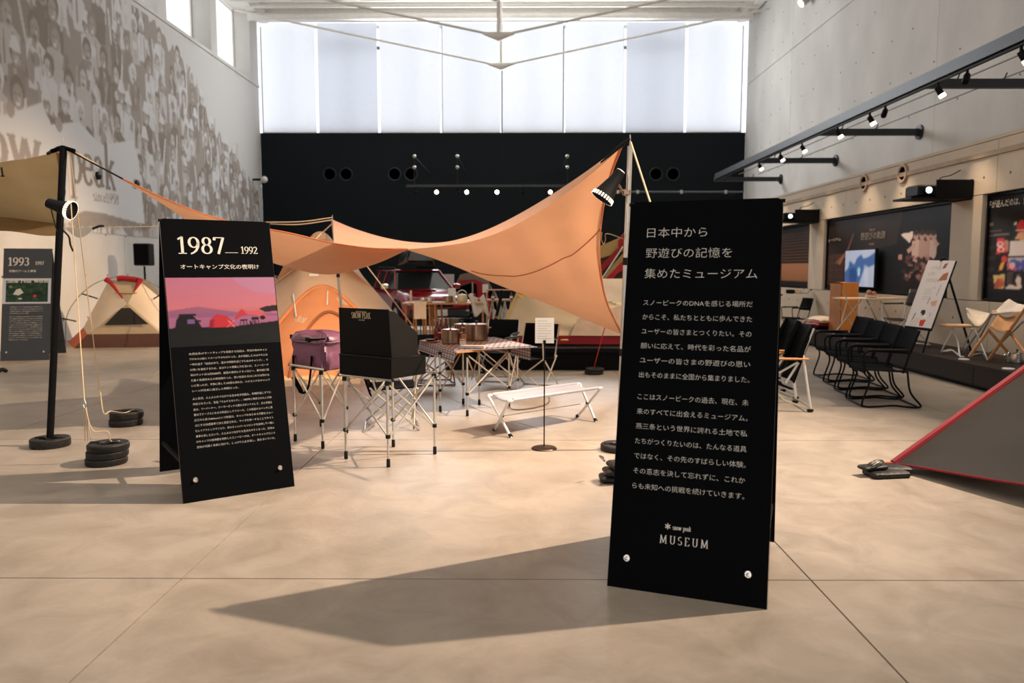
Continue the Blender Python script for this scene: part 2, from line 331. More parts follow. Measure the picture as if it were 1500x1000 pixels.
# ---------------------------------------------------------------- lettering
def jtext(s, thin=0.0):
    cu = bpy.data.curves.new('lettering', 'FONT'); cu.body = s; cu.size = 1; cu.resolution_u = 2; cu.offset = thin
    o = bpy.data.objects.new('lettering', cu); C.objects.link(o)
    bpy.context.view_layer.update()
    me = bpy.data.meshes.new_from_object(o.evaluated_get(bpy.context.evaluated_depsgraph_get()))
    vs = [(v.co.x, v.co.y) for v in me.vertices]; fs = [tuple(p.vertices) for p in me.polygons]
    bpy.data.objects.remove(o); bpy.data.curves.remove(cu); bpy.data.meshes.remove(me)
    return vs, fs
def arc(cx, cy, rx, ry, a0, a1, n=14):
    return [(cx+rx*math.cos(math.radians(a0+(a1-a0)*i/n)), cy+ry*math.sin(math.radians(a0+(a1-a0)*i/n))) for i in range(n+1)]
GL = {
 '1': (.55, [[(.3, 0), (.3, 1)], [(.3, 1), (.1, .86)], [(.1, 0), (.5, 0)]]),
 '2': (.62, [arc(.3, .72, .22, .27, 160, -30), [(.5, .6), (.07, 0)], [(.07, 0), (.55, 0)], [(.55, 0), (.57, .12)]]),
 '3': (.58, [arc(.27, .76, .19, .23, 150, -90), arc(.26, .27, .23, .27, 90, -150)]),
 '5': (.6, [[(.5, 1), (.18, 1)], [(.16, 1), (.13, .58)], arc(.27, .32, .24, .31, 120, -140)]),
 '7': (.6, [[(.06, .85), (.08, 1)], [(.06, 1), (.56, 1)], [(.56, 1), (.25, 0)]]),
 '8': (.62, [arc(.31, .76, .19, .23, 0, 360), arc(.31, .27, .24, .27, 0, 360)]),
 '9': (.64, [arc(.31, .68, .24, .31, 0, 360), [(.55, .66), (.53, .42), (.42, .18), (.26, .04), (.12, -.02)]]),
 'M': (1.1, [[(.18, 0), (.22, 1)], [(.22, 1), (.54, .08)], [(.54, .08), (.86, 1)], [(.86, 1), (.92, 0)], [(.05, 0), (.32, 0)], [(.78, 0), (1.04, 0)], [(.1, 1), (.24, 1)], [(.84, 1), (.98, 1)]]),
 'U': (.9, [[(.2, 1), (.2, .35)], arc(.45, .32, .25, .32, 180, 360), [(.7, .32), (.7, 1)], [(.08, 1), (.34, 1)], [(.6, 1), (.82, 1)]]),
 'S': (.62, [arc(.3, .75, .2, .25, 40, 250), arc(.3, .26, .23, .26, 70, -150)]),
 'E': (.76, [[(.2, 0), (.2, 1)], [(.08, 1), (.62, 1)], [(.62, 1), (.64, .84)], [(.2, .52), (.5, .52)], [(.08, 0), (.64, 0)], [(.64, 0), (.68, .18)]]),
 'N': (.92, [[(.2, 0), (.2, 1)], [(.2, 1), (.72, 0)], [(.72, 0), (.72, 1)], [(.08, 0), (.32, 0)], [(.6, 1), (.84, 1)], [(.08, 1), (.22, 1)]]),
 'O': (.9, [arc(.45, .5, .36, .5, 0, 360, 24)]),
 'W': (1.2, [[(.12, 1), (.38, 0)], [(.38, 0), (.6, 1)], [(.6, 1), (.84, 0)], [(.84, 0), (1.08, 1)], [(.02, 1), (.24, 1)], [(.98, 1), (1.18, 1)]]),
 'P': (.72, [[(.2, 0), (.2, 1)], [(.08, 1), (.35, 1)], arc(.35, .75, .26, .25, 90, -90), [(.35, .5), (.2, .5)], [(.08, 0), (.34, 0)]]),
 'A': (.9, [[(.12, 0), (.44, 1)], [(.44, 1), (.78, 0)], [(.24, .36), (.66, .36)], [(.02, 0), (.24, 0)], [(.64, 0), (.9, 0)]]),
 'K': (.88, [[(.2, 0), (.2, 1)], [(.2, .45), (.66, 1)], [(.34, .6), (.74, 0)], [(.08, 0), (.34, 0)], [(.08, 1), (.34, 1)], [(.56, 1), (.8, 1)], [(.62, 0), (.86, 0)]]),
 'p': (.6, [[(.16, -.34), (.16, .62)], arc(.32, .31, .2, .31, 150, -150, 18), [(.04, -.34), (.3, -.34)], [(.06, .6), (.16, .62)]]),
 'e': (.52, [arc(.27, .31, .2, .31, 0, 320, 18), [(.08, .33), (.46, .33)]]),
 'a': (.52, [[(.1, .5), (.16, .6), (.28, .62), (.36, .52), (.37, .02)], arc(.24, .17, .15, .17, 60, 330, 12), [(.37, .02), (.48, .04)]]),
 'k': (.58, [[(.16, 0), (.16, 1)], [(.16, .25), (.44, .6)], [(.26, .38), (.5, 0)], [(.05, 0), (.28, 0)], [(.42, 0), (.57, 0)], [(.36, .6), (.54, .6)]]),
 's': (.42, [arc(.2, .46, .13, .16, 40, 250), arc(.21, .15, .15, .15, 70, -150)]),
 'i': (.3, [[(.15, 0), (.15, .62)], [(.05, 0), (.26, 0)], [(.05, .6), (.15, .62)], [(.14, .82), (.16, .9)]]),
 'n': (.6, [[(.14, 0), (.14, .62)], arc(.3, .4, .16, .22, 170, 0), [(.46, .4), (.46, 0)], [(.04, 0), (.24, 0)], [(.36, 0), (.56, 0)]]),
 'c': (.48, [arc(.26, .31, .2, .31, 50, 320, 16)]),
 'w': (.84, [[(.08, .62), (.25, 0)], [(.25, 0), (.4, .6)], [(.4, .6), (.57, 0)], [(.57, 0), (.74, .62)], [(.0, .62), (.16, .62)], [(.66, .62), (.82, .62)]]),
 'o': (.58, [arc(.28, .31, .22, .31, 0, 360, 20)]),
 'r': (.44, [[(.14, 0), (.14, .62)], arc(.28, .42, .14, .18, 160, 50), [(.04, 0), (.26, 0)]]),
 'l': (.3, [[(.15, 0), (.15, 1)], [(.05, 0), (.26, 0)]]),
 'd': (.6, [[(.44, 0), (.44, 1)], arc(.28, .31, .2, .31, 30, 330, 18)]),
 'L': (.7, [[(.2, 0), (.2, 1)], [(.08, 1), (.34, 1)], [(.08, 0), (.6, 0)], [(.6, 0), (.64, .18)]]),
 'I': (.4, [[(.2, 0), (.2, 1)], [(.08, 0), (.32, 0)], [(.08, 1), (.32, 1)]]),
 'F': (.7, [[(.2, 0), (.2, 1)], [(.08, 1), (.6, 1)], [(.2, .52), (.48, .52)], [(.08, 0), (.34, 0)]]),
 'D': (.85, [[(.2, 0), (.2, 1)], [(.08, 1), (.35, 1)], arc(.35, .5, .38, .5, 90, -90), [(.35, 0), (.08, 0)]]),
 'G': (.85, [arc(.45, .5, .36, .5, 50, 330, 18), [(.76, .02), (.76, .42)], [(.6, .42), (.84, .42)]]),
 '*': (.8, [[(.4, .1), (.4, .9)], [(.06, .3), (.74, .7)], [(.06, .7), (.74, .3)]]),
 '0': (.62, [arc(.31, .5, .25, .5, 0, 360, 20)]), '%': (.8, [arc(.2, .75, .14, .2, 0, 360), arc(.6, .25, .14, .2, 0, 360), [(.65, 1), (.15, 0)]]),
 ' ': (.4, []),
}
def serif(s, thick=.13, thin=.05, track=.0):
    vs = []; fs = []; x = 0
    for ch in s:
        wd, strokes = GL[ch]
        for st in strokes:
            st = [Vector((p[0]+x, p[1])) for p in st]; n = len(st); L_ = []; k = len(vs)
            for i, p in enumerate(st):
                a = st[max(0, i-1)]; b = st[min(n-1, i+1)]; t = (b-a).normalized()
                if (st[0]-st[-1]).length < 1e-4 and i in (0, n-1): t = (st[1]-st[-2]).normalized()
                wv = thin+(thick-thin)*abs(t.y)**1.5; 
                if ch == '*': wv = thick
                nn = Vector((-t.y, t.x))*wv/2
                if i == 0 and n == 2: p = p-t*thin*.3
                if i == n-1 and n == 2: p = p+t*thin*.3
                vs += [tuple(p+nn), tuple(p-nn)]
            for i in range(n-1): fs.append((k+2*i, k+2*i+1, k+2*i+3, k+2*i+2))
        x += wd+track
    return vs, fs
class Txt(MB):
    """letters laid on a plane: o = baseline start, ux, uy unit vectors of the plane"""
    def put(s, geo, o, ux, uy, width=None, height=None, hx=None):
        vs, fs = geo
        xs = [v[0] for v in vs]; x0 = min(xs); x1 = max(xs)
        sx = (width/(x1-x0)) if width else height
        sy = height if height else sx
        o, ux, uy = Vector(o), Vector(ux), Vector(uy)
        return s.add([o+ux*((a-x0)*sx)+uy*(b*sy) for a, b in vs], fs)
# ================================================================ THE SETTING
def struct(name, mb, mat, parent=None, **k):
    o = obj(name, mb, mat, parent, smooth=False, **k)
    if parent is None: o['kind'] = 'structure'
    return o
def struct_root(name, loc=(0, 0, 0)):
    o = bpy.data.objects.new(name, None); C.objects.link(o); o.location = loc; o['kind'] = 'structure'; return o
XL, XR, XB, YB, YR = -9.3, 8.2, 6.7, 28.4, -9.0
# floor: cast slabs 3.05 m square, open joints between
floor = struct('floor', MB().box((-.5, 9.8, -.08), (19.6, 39, .08)), M('joint_filler', (84, 76, 66), .8))
slab_mesh = {}
xs = [-4.68-3.05*2+3.05*i for i in range(8)]; ys = [3.615-3.05*5+3.05*i for i in range(14)]
for i in range(7):
    for j in range(13):
        x0 = max(xs[i]+.004, -10.2); x1 = min(xs[i+1]-.004, 8.6); y0 = ys[j]+.004; y1 = min(ys[j+1]-.004, 29.2)
        if x1 <= x0 or y1 <= y0: continue
        key = (round(x1-x0, 3), round(y1-y0, 3))
        if key not in slab_mesh:
            o = obj('slab', MB().box((0, 0, -.02), (x1-x0, y1-y0, .04)), concrete, floor, smooth=False); slab_mesh[key] = o.data
        else:
            o = bpy.data.objects.new('slab', slab_mesh[key]); C.objects.link(o); o.parent = floor
        o.location = ((x0+x1)/2, (y0+y1)/2, 0)
# left wall, cast in lifts; panels are boxes with open seams
def panel_wall(name, xf, side, y0, y1, lifts, step, thick=.6):
    root = struct(name, MB().box((xf+side*(thick/2+.03), (y0+y1)/2, (lifts[0]+lifts[-1])/2), (thick-.06, y1-y0, lifts[-1]-lifts[0])), wallmat)
    holes = MB()
    for a, b in zip(lifts, lifts[1:]):
        y = y0
        while y < y1-.01:
            ye = min(y+step, y1)
            obj('concrete_panel', MB().box((xf+side*.03, (y+ye)/2, (a+b)/2), (.06, ye-y-.012, b-a-.018), b=0), wallmat, root, smooth=False)
            y = ye
        yy = y0+.4
        while yy < y1:
            zz = a+.45
            while zz < b:
                if rng.rand() < .8: holes.lathe([(1e-4, 0), (.02, 0), (.022, .004)], (xf-side*.004, yy, zz), 6, Rm=Matrix.Rotation(PI/2, 3, 'Y'))
                zz += .9
            yy += .9
    obj('tie_holes', holes, M('tie_hole_shadow', (92, 88, 82), .9), root, kind='stuff')
    return root
wl = panel_wall('wall_left', XL, -1, YR, YB, [0, 4.48, 7.95], 6.83)
wr = panel_wall('wall_right', XR, 1, YR, YB, [3.3, 8.02, 10.5], 8.2)
# sill ledge and columns between the high left windows
struct('trim_1', MB().box((XL-.3, (YR+YB)/2, 8.0), (.66, YB-YR, .1)), wallmat)
cols = MB()
win_edges = []
yk = 24.6
ycols = [20.85-3.5*k for k in range(9)]+[24.35]
n = 0
for yc in ycols:
    obj('column', MB().box((XL-.3, yc, 9.2), (.6, .5, 2.4)), wallmat, wl, smooth=False)
ys_ = sorted(ycols)
for k in range(len(ys_)):
    a = ys_[k]+.25; b = ys_[k+1]-.25 if k+1 < len(ys_) else 27.6
    n += 1
    wroot = struct('window_%d' % n, MB().box((XL-.59, (a+b)/2, 8.09), (.05, b-a, .05)).box((XL-.59, (a+b)/2, 10.35), (.05, b-a, .05)).box((XL-.59, a+.025, 9.2), (.05, .05, 2.3)).box((XL-.59, b-.025, 9.2), (.05, .05, 2.3)), white_steel)
    obj('pane', MB().box((XL-.6, (a+b)/2, 9.2), (.012, b-a-.1, 2.25)), glass_thin, wroot, smooth=False)
struct('trim_2', MB().box((XL-.3, 28.0, 9.2), (.6, .8, 2.5)), wallmat)
struct('trim_3', MB().box((XL-.3, (YR+YB)/2, 10.6), (.66, YB-YR, .35)), white_steel)
# right wall, lower built-out part with dark niches
niches = [(21.6, 17.9, 1.02, 2.56), (17.05, 12.1, 1.03, 2.56), (11.3, 6.4, 1.04, 2.56)]
lo = struct('wall_display', MB().box((XB+.95, (YR+YB)/2, 1.65), (1.08, YB-YR, 3.3)), lower_wall)
def pan(y0, y1, z0, z1): obj('concrete_panel', MB().box((XB+.2, (y0+y1)/2, (z0+z1)/2), (.4, y1-y0-.01, z1-z0-.01)), lower_wall, lo, smooth=False)
for y0 in range(-9, 28, 5): pan(y0, min(y0+5, YB), 2.56, 3.3)
for y0 in range(-9, 28, 5): pan(y0, min(y0+5, YB), 0, 1.03)
prev = YB
for a, b, z0, z1 in niches: pan(a, prev, 1.03, 2.56); prev = b
pan(YR, prev, 1.03, 2.56)
h = MB()
for yy in np.arange(6.5, 27, .6):
    for zz in (.75, 2.8):
        h.lathe([(1e-4, 0), (.018, 0), (.02, .004)], (XB-.004, yy, zz), 6, Rm=Matrix.Rotation(PI/2, 3, 'Y'))
obj('tie_holes', h, MATS['tie_hole_shadow'], lo, kind='stuff')
struct('trim_4', MB().box((XB+.75, (YR+YB)/2, 3.33), (1.5, YB-YR, .05)), lower_wall)
# groove's shadow band as a raised tan strip, with round ports on the lower wall
struct('trim_5', MB().box((XB-.012, 15, 3.12), (.03, 26, .07)), M('tan_groove_strip', (160, 140, 118), .8))
for yy in (15.15, 13.65):
    o = obj('round_port', MB().lathe([(.11, 0), (.13, .02), (.16, .02), (.17, 0)], (XB-.02, yy, 3.14), 20, Rm=Matrix.Rotation(-PI/2, 3, 'Y')), M('port_ring', (170, 140, 112), .6), lo)
    obj('port_hole', MB().lathe([(1e-4, 0), (.11, 0)], (XB-.024, yy, 3.14), 20, Rm=Matrix.Rotation(-PI/2, 3, 'Y')), black_pl, lo)
# far wall: black below, blinds above
zt = 6.37
wb = struct('wall_back', MB().box((-.55, YB+.15, zt/2), (17.5, .3, zt)), blackwall)
for px in (483, 507, 578, 602, 961, 986):
    p = Y(px, 255, YB-.003)
    obj('round_vent', MB().lathe([(.20, 0), (.23, .02), (.25, .0)], p, 20, Rm=Matrix.Rotation(PI/2, 3, 'X')), M('vent_rim', (24, 28, 32), .6), wb)
    obj('vent_hole', MB().lathe([(1e-4, -.001), (.20, -.001)], p-Vector((0, .003, 0)), 20, Rm=Matrix.Rotation(PI/2, 3, 'X')), M('vent_dark', (3, 4, 5), .9), wb)
# far glazing + blinds
wz0, wz1 = zt, 10.25
bl_edges = [380, 466, 556, 647, 735, 826, 914, 1003, 1090]
wbk = struct('window_back', MB().box((-.55, YB+.62, wz0-.02), (17.5, .1, .1)).box((-.55, YB+.62, wz1), (17.5, .1, .1)), white_steel)
exs = [Y(p, 195, YB+.1).x for p in bl_edges]
grey_m = M('grey_mullion', (120, 124, 128), .5)
for i, e in enumerate(exs):
    obj('mullion', MB().box((e, YB+.6, (wz0+wz1)/2), (.05, .1, wz1-wz0)), grey_m, wbk, smooth=False)
    if i < 8:
        m_ = (e+exs[i+1])/2
        obj('mullion', MB().box((m_, YB+.5, (wz0+wz1)/2), (.09, .1, wz1-wz0)), grey_m, wbk, smooth=False)
        obj('pane', MB().box((m_, YB+.64, (wz0+wz1)/2), (exs[i+1]-e-.05, .01, wz1-wz0)), glass_thin, wbk, smooth=False)
    if i in (1, 6):
        obj('transom', MB().box(((e+exs[i+1])/2, YB+.42, 9.45), (exs[i+1]-e, .1, .1)), grey_m, wbk, smooth=False)
blind_m = []
for k, c in enumerate([(241, 242, 245), (230, 232, 237), (243, 244, 247)]):
    m = M('translucent_blind_%d' % k, c, .8, var=.01, trans=.93); blind_m.append(m)
for i in range(8):
    a, b = exs[i]+.045, exs[i+1]-.045
    if i == 0: a += .12
    if i == 7: b -= .1
    o = struct('blind_%d' % (i+1), MB().box(((a+b)/2, YB+.1, (wz0+wz1)/2), (b-a, .004, wz1-wz0-.02)), blind_m[1 if i in (1, 6) else (0 if i < 4 else 2)])
    obj('bottom_bar', MB().box(((a+b)/2, YB+.1, wz0+.03), (b-a, .03, .04)), white_steel, o, smooth=False)
# rear wall behind the camera, glazed
struct('wall_rear', MB().box((-.55, YR-.15, 8.2), (18, .3, 4.8)).box((-9.2, YR-.15, 2.9), (.9, .3, 5.8)).box((8.2, YR-.15, 2.9), (.9, .3, 5.8)), wallmat)
# roof: deck, main frames, purlins, tie-rod trusses
roofm = M('white_roof_deck', (232, 228, 220), .8, var=.05)
ceil = struct('ceiling', MB().box((-.55, 10.1, 11.35), (19.2, 38.6, .1)), roofm)
def member(name, a, b, wx, wz, par=ceil, mat=white_steel):
    a = Vector(a); b = Vector(b); d = b-a
    return obj(name, MB().box((a+b)/2, (d.length, wx, wz), rz=math.atan2(d.y, d.x), ry=-math.asin(d.z/d.length)), mat, par, smooth=False)
for k in range(11):
    yy = YB-2.2-3.3*k
    member('roof_beam', (-9.3, yy, 10.75), (8.2, yy, 10.75), .22, .4)
    if k < 5:
        rod = obj('tie_rod', MB().tube([(-9.3, yy, 9.95), (-.55, yy, 8.15), (8.2, yy, 9.95)], .035, 8), white_steel, ceil)
        obj('truss_post', MB().tube([(-.55, yy, 8.1), (-.55, yy, 10.6)], .055, 10), white_steel, ceil)
        obj('tie_node', MB().tube([(-1.0, yy, 8.22), (-.55, yy, 8.13), (-.1, yy, 8.22)], [.035, .13, .035], 10), white_steel, ceil)
for x in np.arange(-8.6, 8, 1.36):
    member('purlin', (float(x), YR, 11.1), (float(x), YB, 11.1), .09, .3)
obj('duct', MB().tube([(-9.1, 25.2, 10.05), (7.9, 25.2, 10.05)], .17, 14), white_steel, ceil)
obj('duct', MB().tube([(-9.2, 27.2, 10.05), (8.0, 27.2, 10.05)], .12, 14), white_steel, ceil)
member('back_beam', (-9.3, YB-.15, 10.4), (8.2, YB-.15, 10.4), .25, .36)
obj('end_closure', MB().box((-.55, YB+.05, 10.95), (17.5, .12, .75)), roofm, ceil, smooth=False)
for zq, yq_ in ((10.62, 27.6), (10.2, 26.6)): obj('conduit', MB().tube([(-9.1, yq_, zq), (8.0, yq_, zq)], .06, 10), white_steel, ceil)
for x in (-5.2, -3.5, .2, 1.6, 3.6, 5.6, -7.4):
    obj('bracing', MB().tube([(x, 25.2, 10.1), (x+.55, 24.2, 10.9)], .05, 8), white_steel, ceil)
    obj('junction_box', MB().box((x, 25.0, 10.0), (.5, .35, .22)), white_steel, ceil, smooth=False)
for x in (-9.05, 7.95):
    member('edge_beam', (x, YR, 10.45), (x, YB, 10.45), .3, .5)
# ---------------------------------------------------------------- crowd photograph projected on the left wall; its light is painted as colour
def mural():
    ya, yb, z0, z1 = 12.2, 28.0, 2.28, 7.82
    W_, H_ = 640, 222
    def mx(y): return (y-ya)/(yb-ya)*W_
    def mz(z): return (z1-z)/(z1-z0)*H_
    cv = Canvas(W_, H_, (203, 201, 198))
    r = random.Random(11)
    D1, D2, D3, Lt, L2 = (137, 127, 117), (150, 141, 132), (166, 158, 151), (206, 205, 205), (188, 184, 180)
    # skyline of the crowd, falling away to the right
    def top(x): return np.interp(x, [0, 300, 345, 420, 470, 520, 575, 640], [-12, -10, 12, 34, 82, 96, 120, 150])
    pts = [(0, H_)]+[(x, top(x)+8*math.sin(x*.3)) for x in range(0, W_+1, 6)]+[(W_, H_)]
    cv.poly(pts, D2, .85)
    rows = 9
    for j in range(rows):
        fy = j/(rows-1)
        n_ = 22 if j else 18
        for i in range(n_):
            x = (i+.5+r.uniform(-.35, .35))*W_/n_
            t = top(x); y = t+fy*(H_-t)*0.92+r.uniform(-6, 6)
            s = (1.15-.45*x/W_)*r.uniform(.85, 1.15)
            hw, hh = 6.2*s, 9.5*s
            skin = r.choice([D3, L2, (172, 165, 158)]); hair = r.choice([D1, D1, D2, Lt])
            top_c = r.choice([Lt, Lt, D1, D2, L2, D1])
            # torso
            cv.poly([(x-hw*1.7, y+hh*1.1), (x-hw*.6, y+hh*.8), (x+hw*.7, y+hh*.8), (x+hw*1.9, y+hh*1.3), (x+hw*1.6, y+hh*4.2), (x-hw*1.5, y+hh*4.4)], top_c, .9)
            if r.random() < .6:
                for q in range(r.randint(1, 3)):
                    xx = x+r.uniform(-1, 1)*hw; cv.line((xx, y+hh*1.2), (xx+r.uniform(-3, 3), y+hh*3.6), r.uniform(1, 2.2), r.choice([D2, L2, D3]))
            if r.random() < .4:
                cv.ell(x, y+hh*2.2, hw*.8, hh*.5, r.choice([D2, Lt]), 0, .8)
            # raised arm
            if r.random() < .5:
                sgn = r.choice([-1, 1]); ax = x+sgn*hw*1.5
                cv.line((ax, y+hh*1.3), (ax+sgn*hw*r.uniform(.0, 1.2), y-hh*r.uniform(1.2, 2.6)), 3.2*s, r.choice([skin, L2, Lt]))
            # head
            cv.ell(x, y-hh*.15, hw*1.12, hh*1.08, hair)
            cv.ell(x+r.uniform(-1, 1), y+hh*.15, hw*.82, hh*.85, skin)
            if r.random() < .3: cv.poly([(x-hw*1.2, y-hh*.35), (x-hw*.6, y-hh*1.5), (x+hw*.5, y-hh*1.55), (x+hw*1.3, y-hh*.2)], Lt)
            cv.ell(x-hw*.33, y-.02*hh, hw*.22, hh*.12, D1, .3, .55); cv.ell(x+hw*.35, y-.02*hh, hw*.2, hh*.10, D1, -.2, .55)
            cv.ell(x, y+hh*.6, hw*.34, hh*.13, r.choice([D1, Lt]))
            cv.ell(x+hw*.3, y+hh*.3, hw*.2, hh*.2, Lt, 0, .5)
    for _ in range(150):
        x = r.uniform(0, 560); y = r.uniform(top(x)+12, H_); s = r.uniform(.5, 1.2)*(1.15-.45*x/W_)
        if r.random() < .55: cv.poly([(x, y), (x+5*s, y-7*s), (x+9*s, y+2*s), (x+11*s, y+16*s), (x+4*s, y+12*s)], Lt, .75)
        else: cv.poly([(x, y), (x+4*s, y-9*s), (x+9*s, y-4*s), (x+7*s, y+14*s), (x-3*s, y+10*s)], D1, .6)
    # white banner held in front
    B_ = lambda px, py: (lambda p: (mx(p.y), mz(p.z)))(X(px, py, XL+.01))
    q = [B_(-80, 150), B_(0, 170), B_(60, 150), B_(75, 182), B_(116, 178), B_(140, 205), B_(150, 212), B_(195, 205), B_(203, 235), B_(212, 328), B_(160, 318), B_(120, 322), B_(0, 345), B_(-80, 350)]
    q_old = [(mx(12.2), mz(4.32)), (mx(13.4), mz(4.30)), (mx(14.6), mz(4.42)), (mx(15.6), mz(4.30)), (mx(16.4), mz(4.56)), (mx(17.3), mz(4.36)), (mx(18.5), mz(4.62)), (mx(18.8), mz(4.3)), (mx(19.15), mz(2.62)), (mx(17.4), mz(2.66)), (mx(15), mz(2.6)), (mx(12.2), mz(2.5))]
    cv.poly(q, (208, 209, 210))
    cv.poly([B_(104, 318), B_(125, 308), B_(150, 312), B_(212, 329), B_(160, 332), B_(104, 332)], D2, .9)
    for yy in (14.4, 15.9, 17.6): cv.ell(mx(yy), mz(4.4), 5, 6, D3)
    # its lettering, in the crowd picture itself
    def word(txt, y0, y1, zb, cap, col):
        vs, fs = serif(txt, .15, .06)
        x1 = max(v[0] for v in vs)
        for f in fs: cv.poly([(mx(y0+(y1-y0)*vs[i][0]/x1), mz(zb+cap*vs[i][1])) for i in f], col)
    yp = lambda px, py=250: X(px, py, XL).y
    word('snow', 12.35, yp(62), X(150, 274, XL).z, 1.0, (160, 152, 146))
    word('peak', yp(100), yp(168), X(150, 274, XL).z, 1.0, (140, 131, 122))
    word('since1958', yp(136, 290), yp(173, 290), X(155, 296, XL).z, .2, (148, 140, 132))
    cv.blur(1)
    picture('projected_crowd', cv, (XL+.012, ya, z1), (0, yb-ya, 0), (0, 0, z0-z1), painted('projected_picture', .9, wallmix=.0), wl)
mural()
# ---------------------------------------------------------------- display platform along the right wall
plat = thing('display_platform', 'long low dark brown platform along the right-hand concrete wall', 'platform', (6.15, 9.6, 0))
obj('deck', MB().box((6.185, 9.6, .29), (1.01, 12.98, .04)), dark_brown, plat, world=True, smooth=False)
obj('plinth', MB().box((6.22, 9.6, .03), (.9, 12.9, .06)), black_pl, plat, world=True, smooth=False)
for k in range(6):
    obj('front_panel', MB().box((5.70, 4.15+2.17*k, .165), (.03, 2.155, .21)), dark_brown, plat, world=True, smooth=False)
obj('end_panel', MB().box((6.2, 16.09, .165), (.97, .03, .21)), dark_brown, plat, world=True, smooth=False)
# ================================================================ SIGNS
SW, ST, SD = .72, 1.83, .41            # width, top height, setback of the top edge
SLEN = math.hypot(ST, SD)
def aframe(loc, rz, label, face=sign_black):
    t = thing('a_frame_sign', label, 'sign', loc, rz)
    uy = Vector((0, SD, ST)).normalized(); nn = Vector((0, -ST, SD)).normalized()
    def board(base, uyv, n, name, bot, top):
        b = MB(); cr = .02
        pts = [(-SW/2, bot), (SW/2, bot), (SW/2, top-cr), (SW/2-cr, top), (-SW/2+cr, top), (-SW/2, top-cr)]
        return obj(name, b.slab([base+Vector((x, 0, 0))+uyv*y for x, y in pts], n*-.012), face, t, smooth=False)
    fb = board(Vector((0, 0, 0)), uy, nn, 'front_board', 0, SLEN)
    edge = MB()
    for x in (-SW/2-.0015, SW/2+.0015): edge.slab([Vector((x, 0, 0))+uy*.0, Vector((x, 0, 0))+uy*(SLEN-.02), Vector((x, 0, 0))+uy*(SLEN-.02)-nn*.012, Vector((x, 0, 0))-nn*.012], (.001, 0, 0))
    obj('board_edge', edge, sign_edge, fb, smooth=False)
    uy2 = Vector((0, -SD, ST)).normalized()
    board(Vector((0, 2*SD+.02, 0)), uy2, Vector((0, -ST, -SD)).normalized()*-1, 'back_board', .03, SLEN-.02)
    for x in (-SW/2+.02, SW/2-.02):
        obj('spacer_rail', MB().box((x, SD+.01, .25), (.02, .68, .02)), black_metal, t, smooth=False)
        obj('hinge', MB().tube([(x-.03, SD+.012, ST-.012), (x+.03, SD+.012, ST-.012)], .009, 8), black_metal, t)
    for x in (-SW/2+.085, SW/2-.085):
        c = uy*.14+Vector((x, 0, 0)); R_ = nn.to_track_quat('Z', 'Y').to_matrix()
        bo = obj('bolt', MB().lathe([(.0165, 0), (.0165, .004), (.013, .007)], c, 16, Rm=R_), chrome, t)
        obj('hex_nut', MB().lathe([(.011, .007), (.011, .014), (.006, .016), (.006, .024), (1e-4, .026)], c, 6, Rm=R_), chrome, bo)
    def at(u, z, e=.0015): return Vector((-SW/2+u*SW, 0, 0))+uy*(z*SLEN/ST)+nn*e
    return t, fb, at, Vector((1, 0, 0)), uy, nn
def jp_lines(name, fb, at, ux, uy, lines, z0, dz, u0, cw, size, mat=ink_white, thin=-.006, gaps=()):
    z = z0
    for i, ln in enumerate(lines):
        tx = Txt(); g = jtext(ln, thin)
        if g[0]:
            xs_ = [v[0] for v in g[0]]; wd = (max(xs_)-min(xs_))
            tx.put(g, at(u0, z), ux, uy, width=cw*len(ln)-.12*cw, height=size)
        z -= dz; obj(name, tx, mat, fb, smooth=False)
# ---- museum sign, right foreground
t2, fb2, at2, ux, uy, nn = aframe(((.43+1.10)/2, (3.54+3.29)/2, 0), math.atan2(-.25, .67), 'tall black A-frame sign with Japanese text and MUSEUM at its foot, nearest the camera')
jp_lines('title_lettering', fb2, at2, ux, uy, ['日本中から', '野遊びの記憶を', '集めたミュージアム'], 1.655, .100, .125, .0596, .0545, thin=-.012)
def jp_block(fb, at, ux, uy, lines, zs, u0, widths, size, thin, name='body_lettering'):
    for ln, z, wd in zip(lines, zs, widths):
        obj(name, Txt().put(jtext(ln, thin), at(u0, z), ux, uy, width=wd, height=size), ink_white, fb, smooth=False)
L2_ = ['スノーピークのDNAを感じる場所だ', 'からこそ、私たちとともに歩んできた', 'ユーザーの皆さまとつくりたい。その', '願いに応えて、時代を彩った名品が', 'ユーザーの皆さまの野遊びの思い', '出もそのままに全国から集まりました。', 'ここはスノーピークの過去、現在、未', '来のすべてに出会えるミュージアム。', '燕三条という世界に誇れる土地で私', 'たちがつくりたいのは、たんなる道具', 'ではなく、その先のすばらしい体験。', 'その意志を決して忘れずに、これか', 'らも未知への挑戦を続けていきます。']
zz = []; z = 1.322
for i in range(13):
    if i == 6: z -= .0345
    zz.append(z); z -= .0691
W2_ = [.513]*13
jp_block(fb2, at2, ux, uy, L2_, zz, .127, W2_, .031, -.010)
tx = Txt(); tx.put(serif('MUSEUM', .13, .05, .26), at2(.325, .225), ux, uy, width=.222, height=.036)
obj('museum_lettering', tx, ink_white, fb2, smooth=False); tx = Txt(); tx.put(serif('snow peak', .17, .08, .02), at2(.405, .290), ux, uy, width=.084, height=.0215)
obj('maker_lettering', tx, ink_white, fb2, smooth=False); tx = Txt(); tx.put(serif('*', .15), at2(.355, .285), ux, uy, width=.026, height=.034)
obj('star_mark', tx, ink_white, fb2, smooth=False)
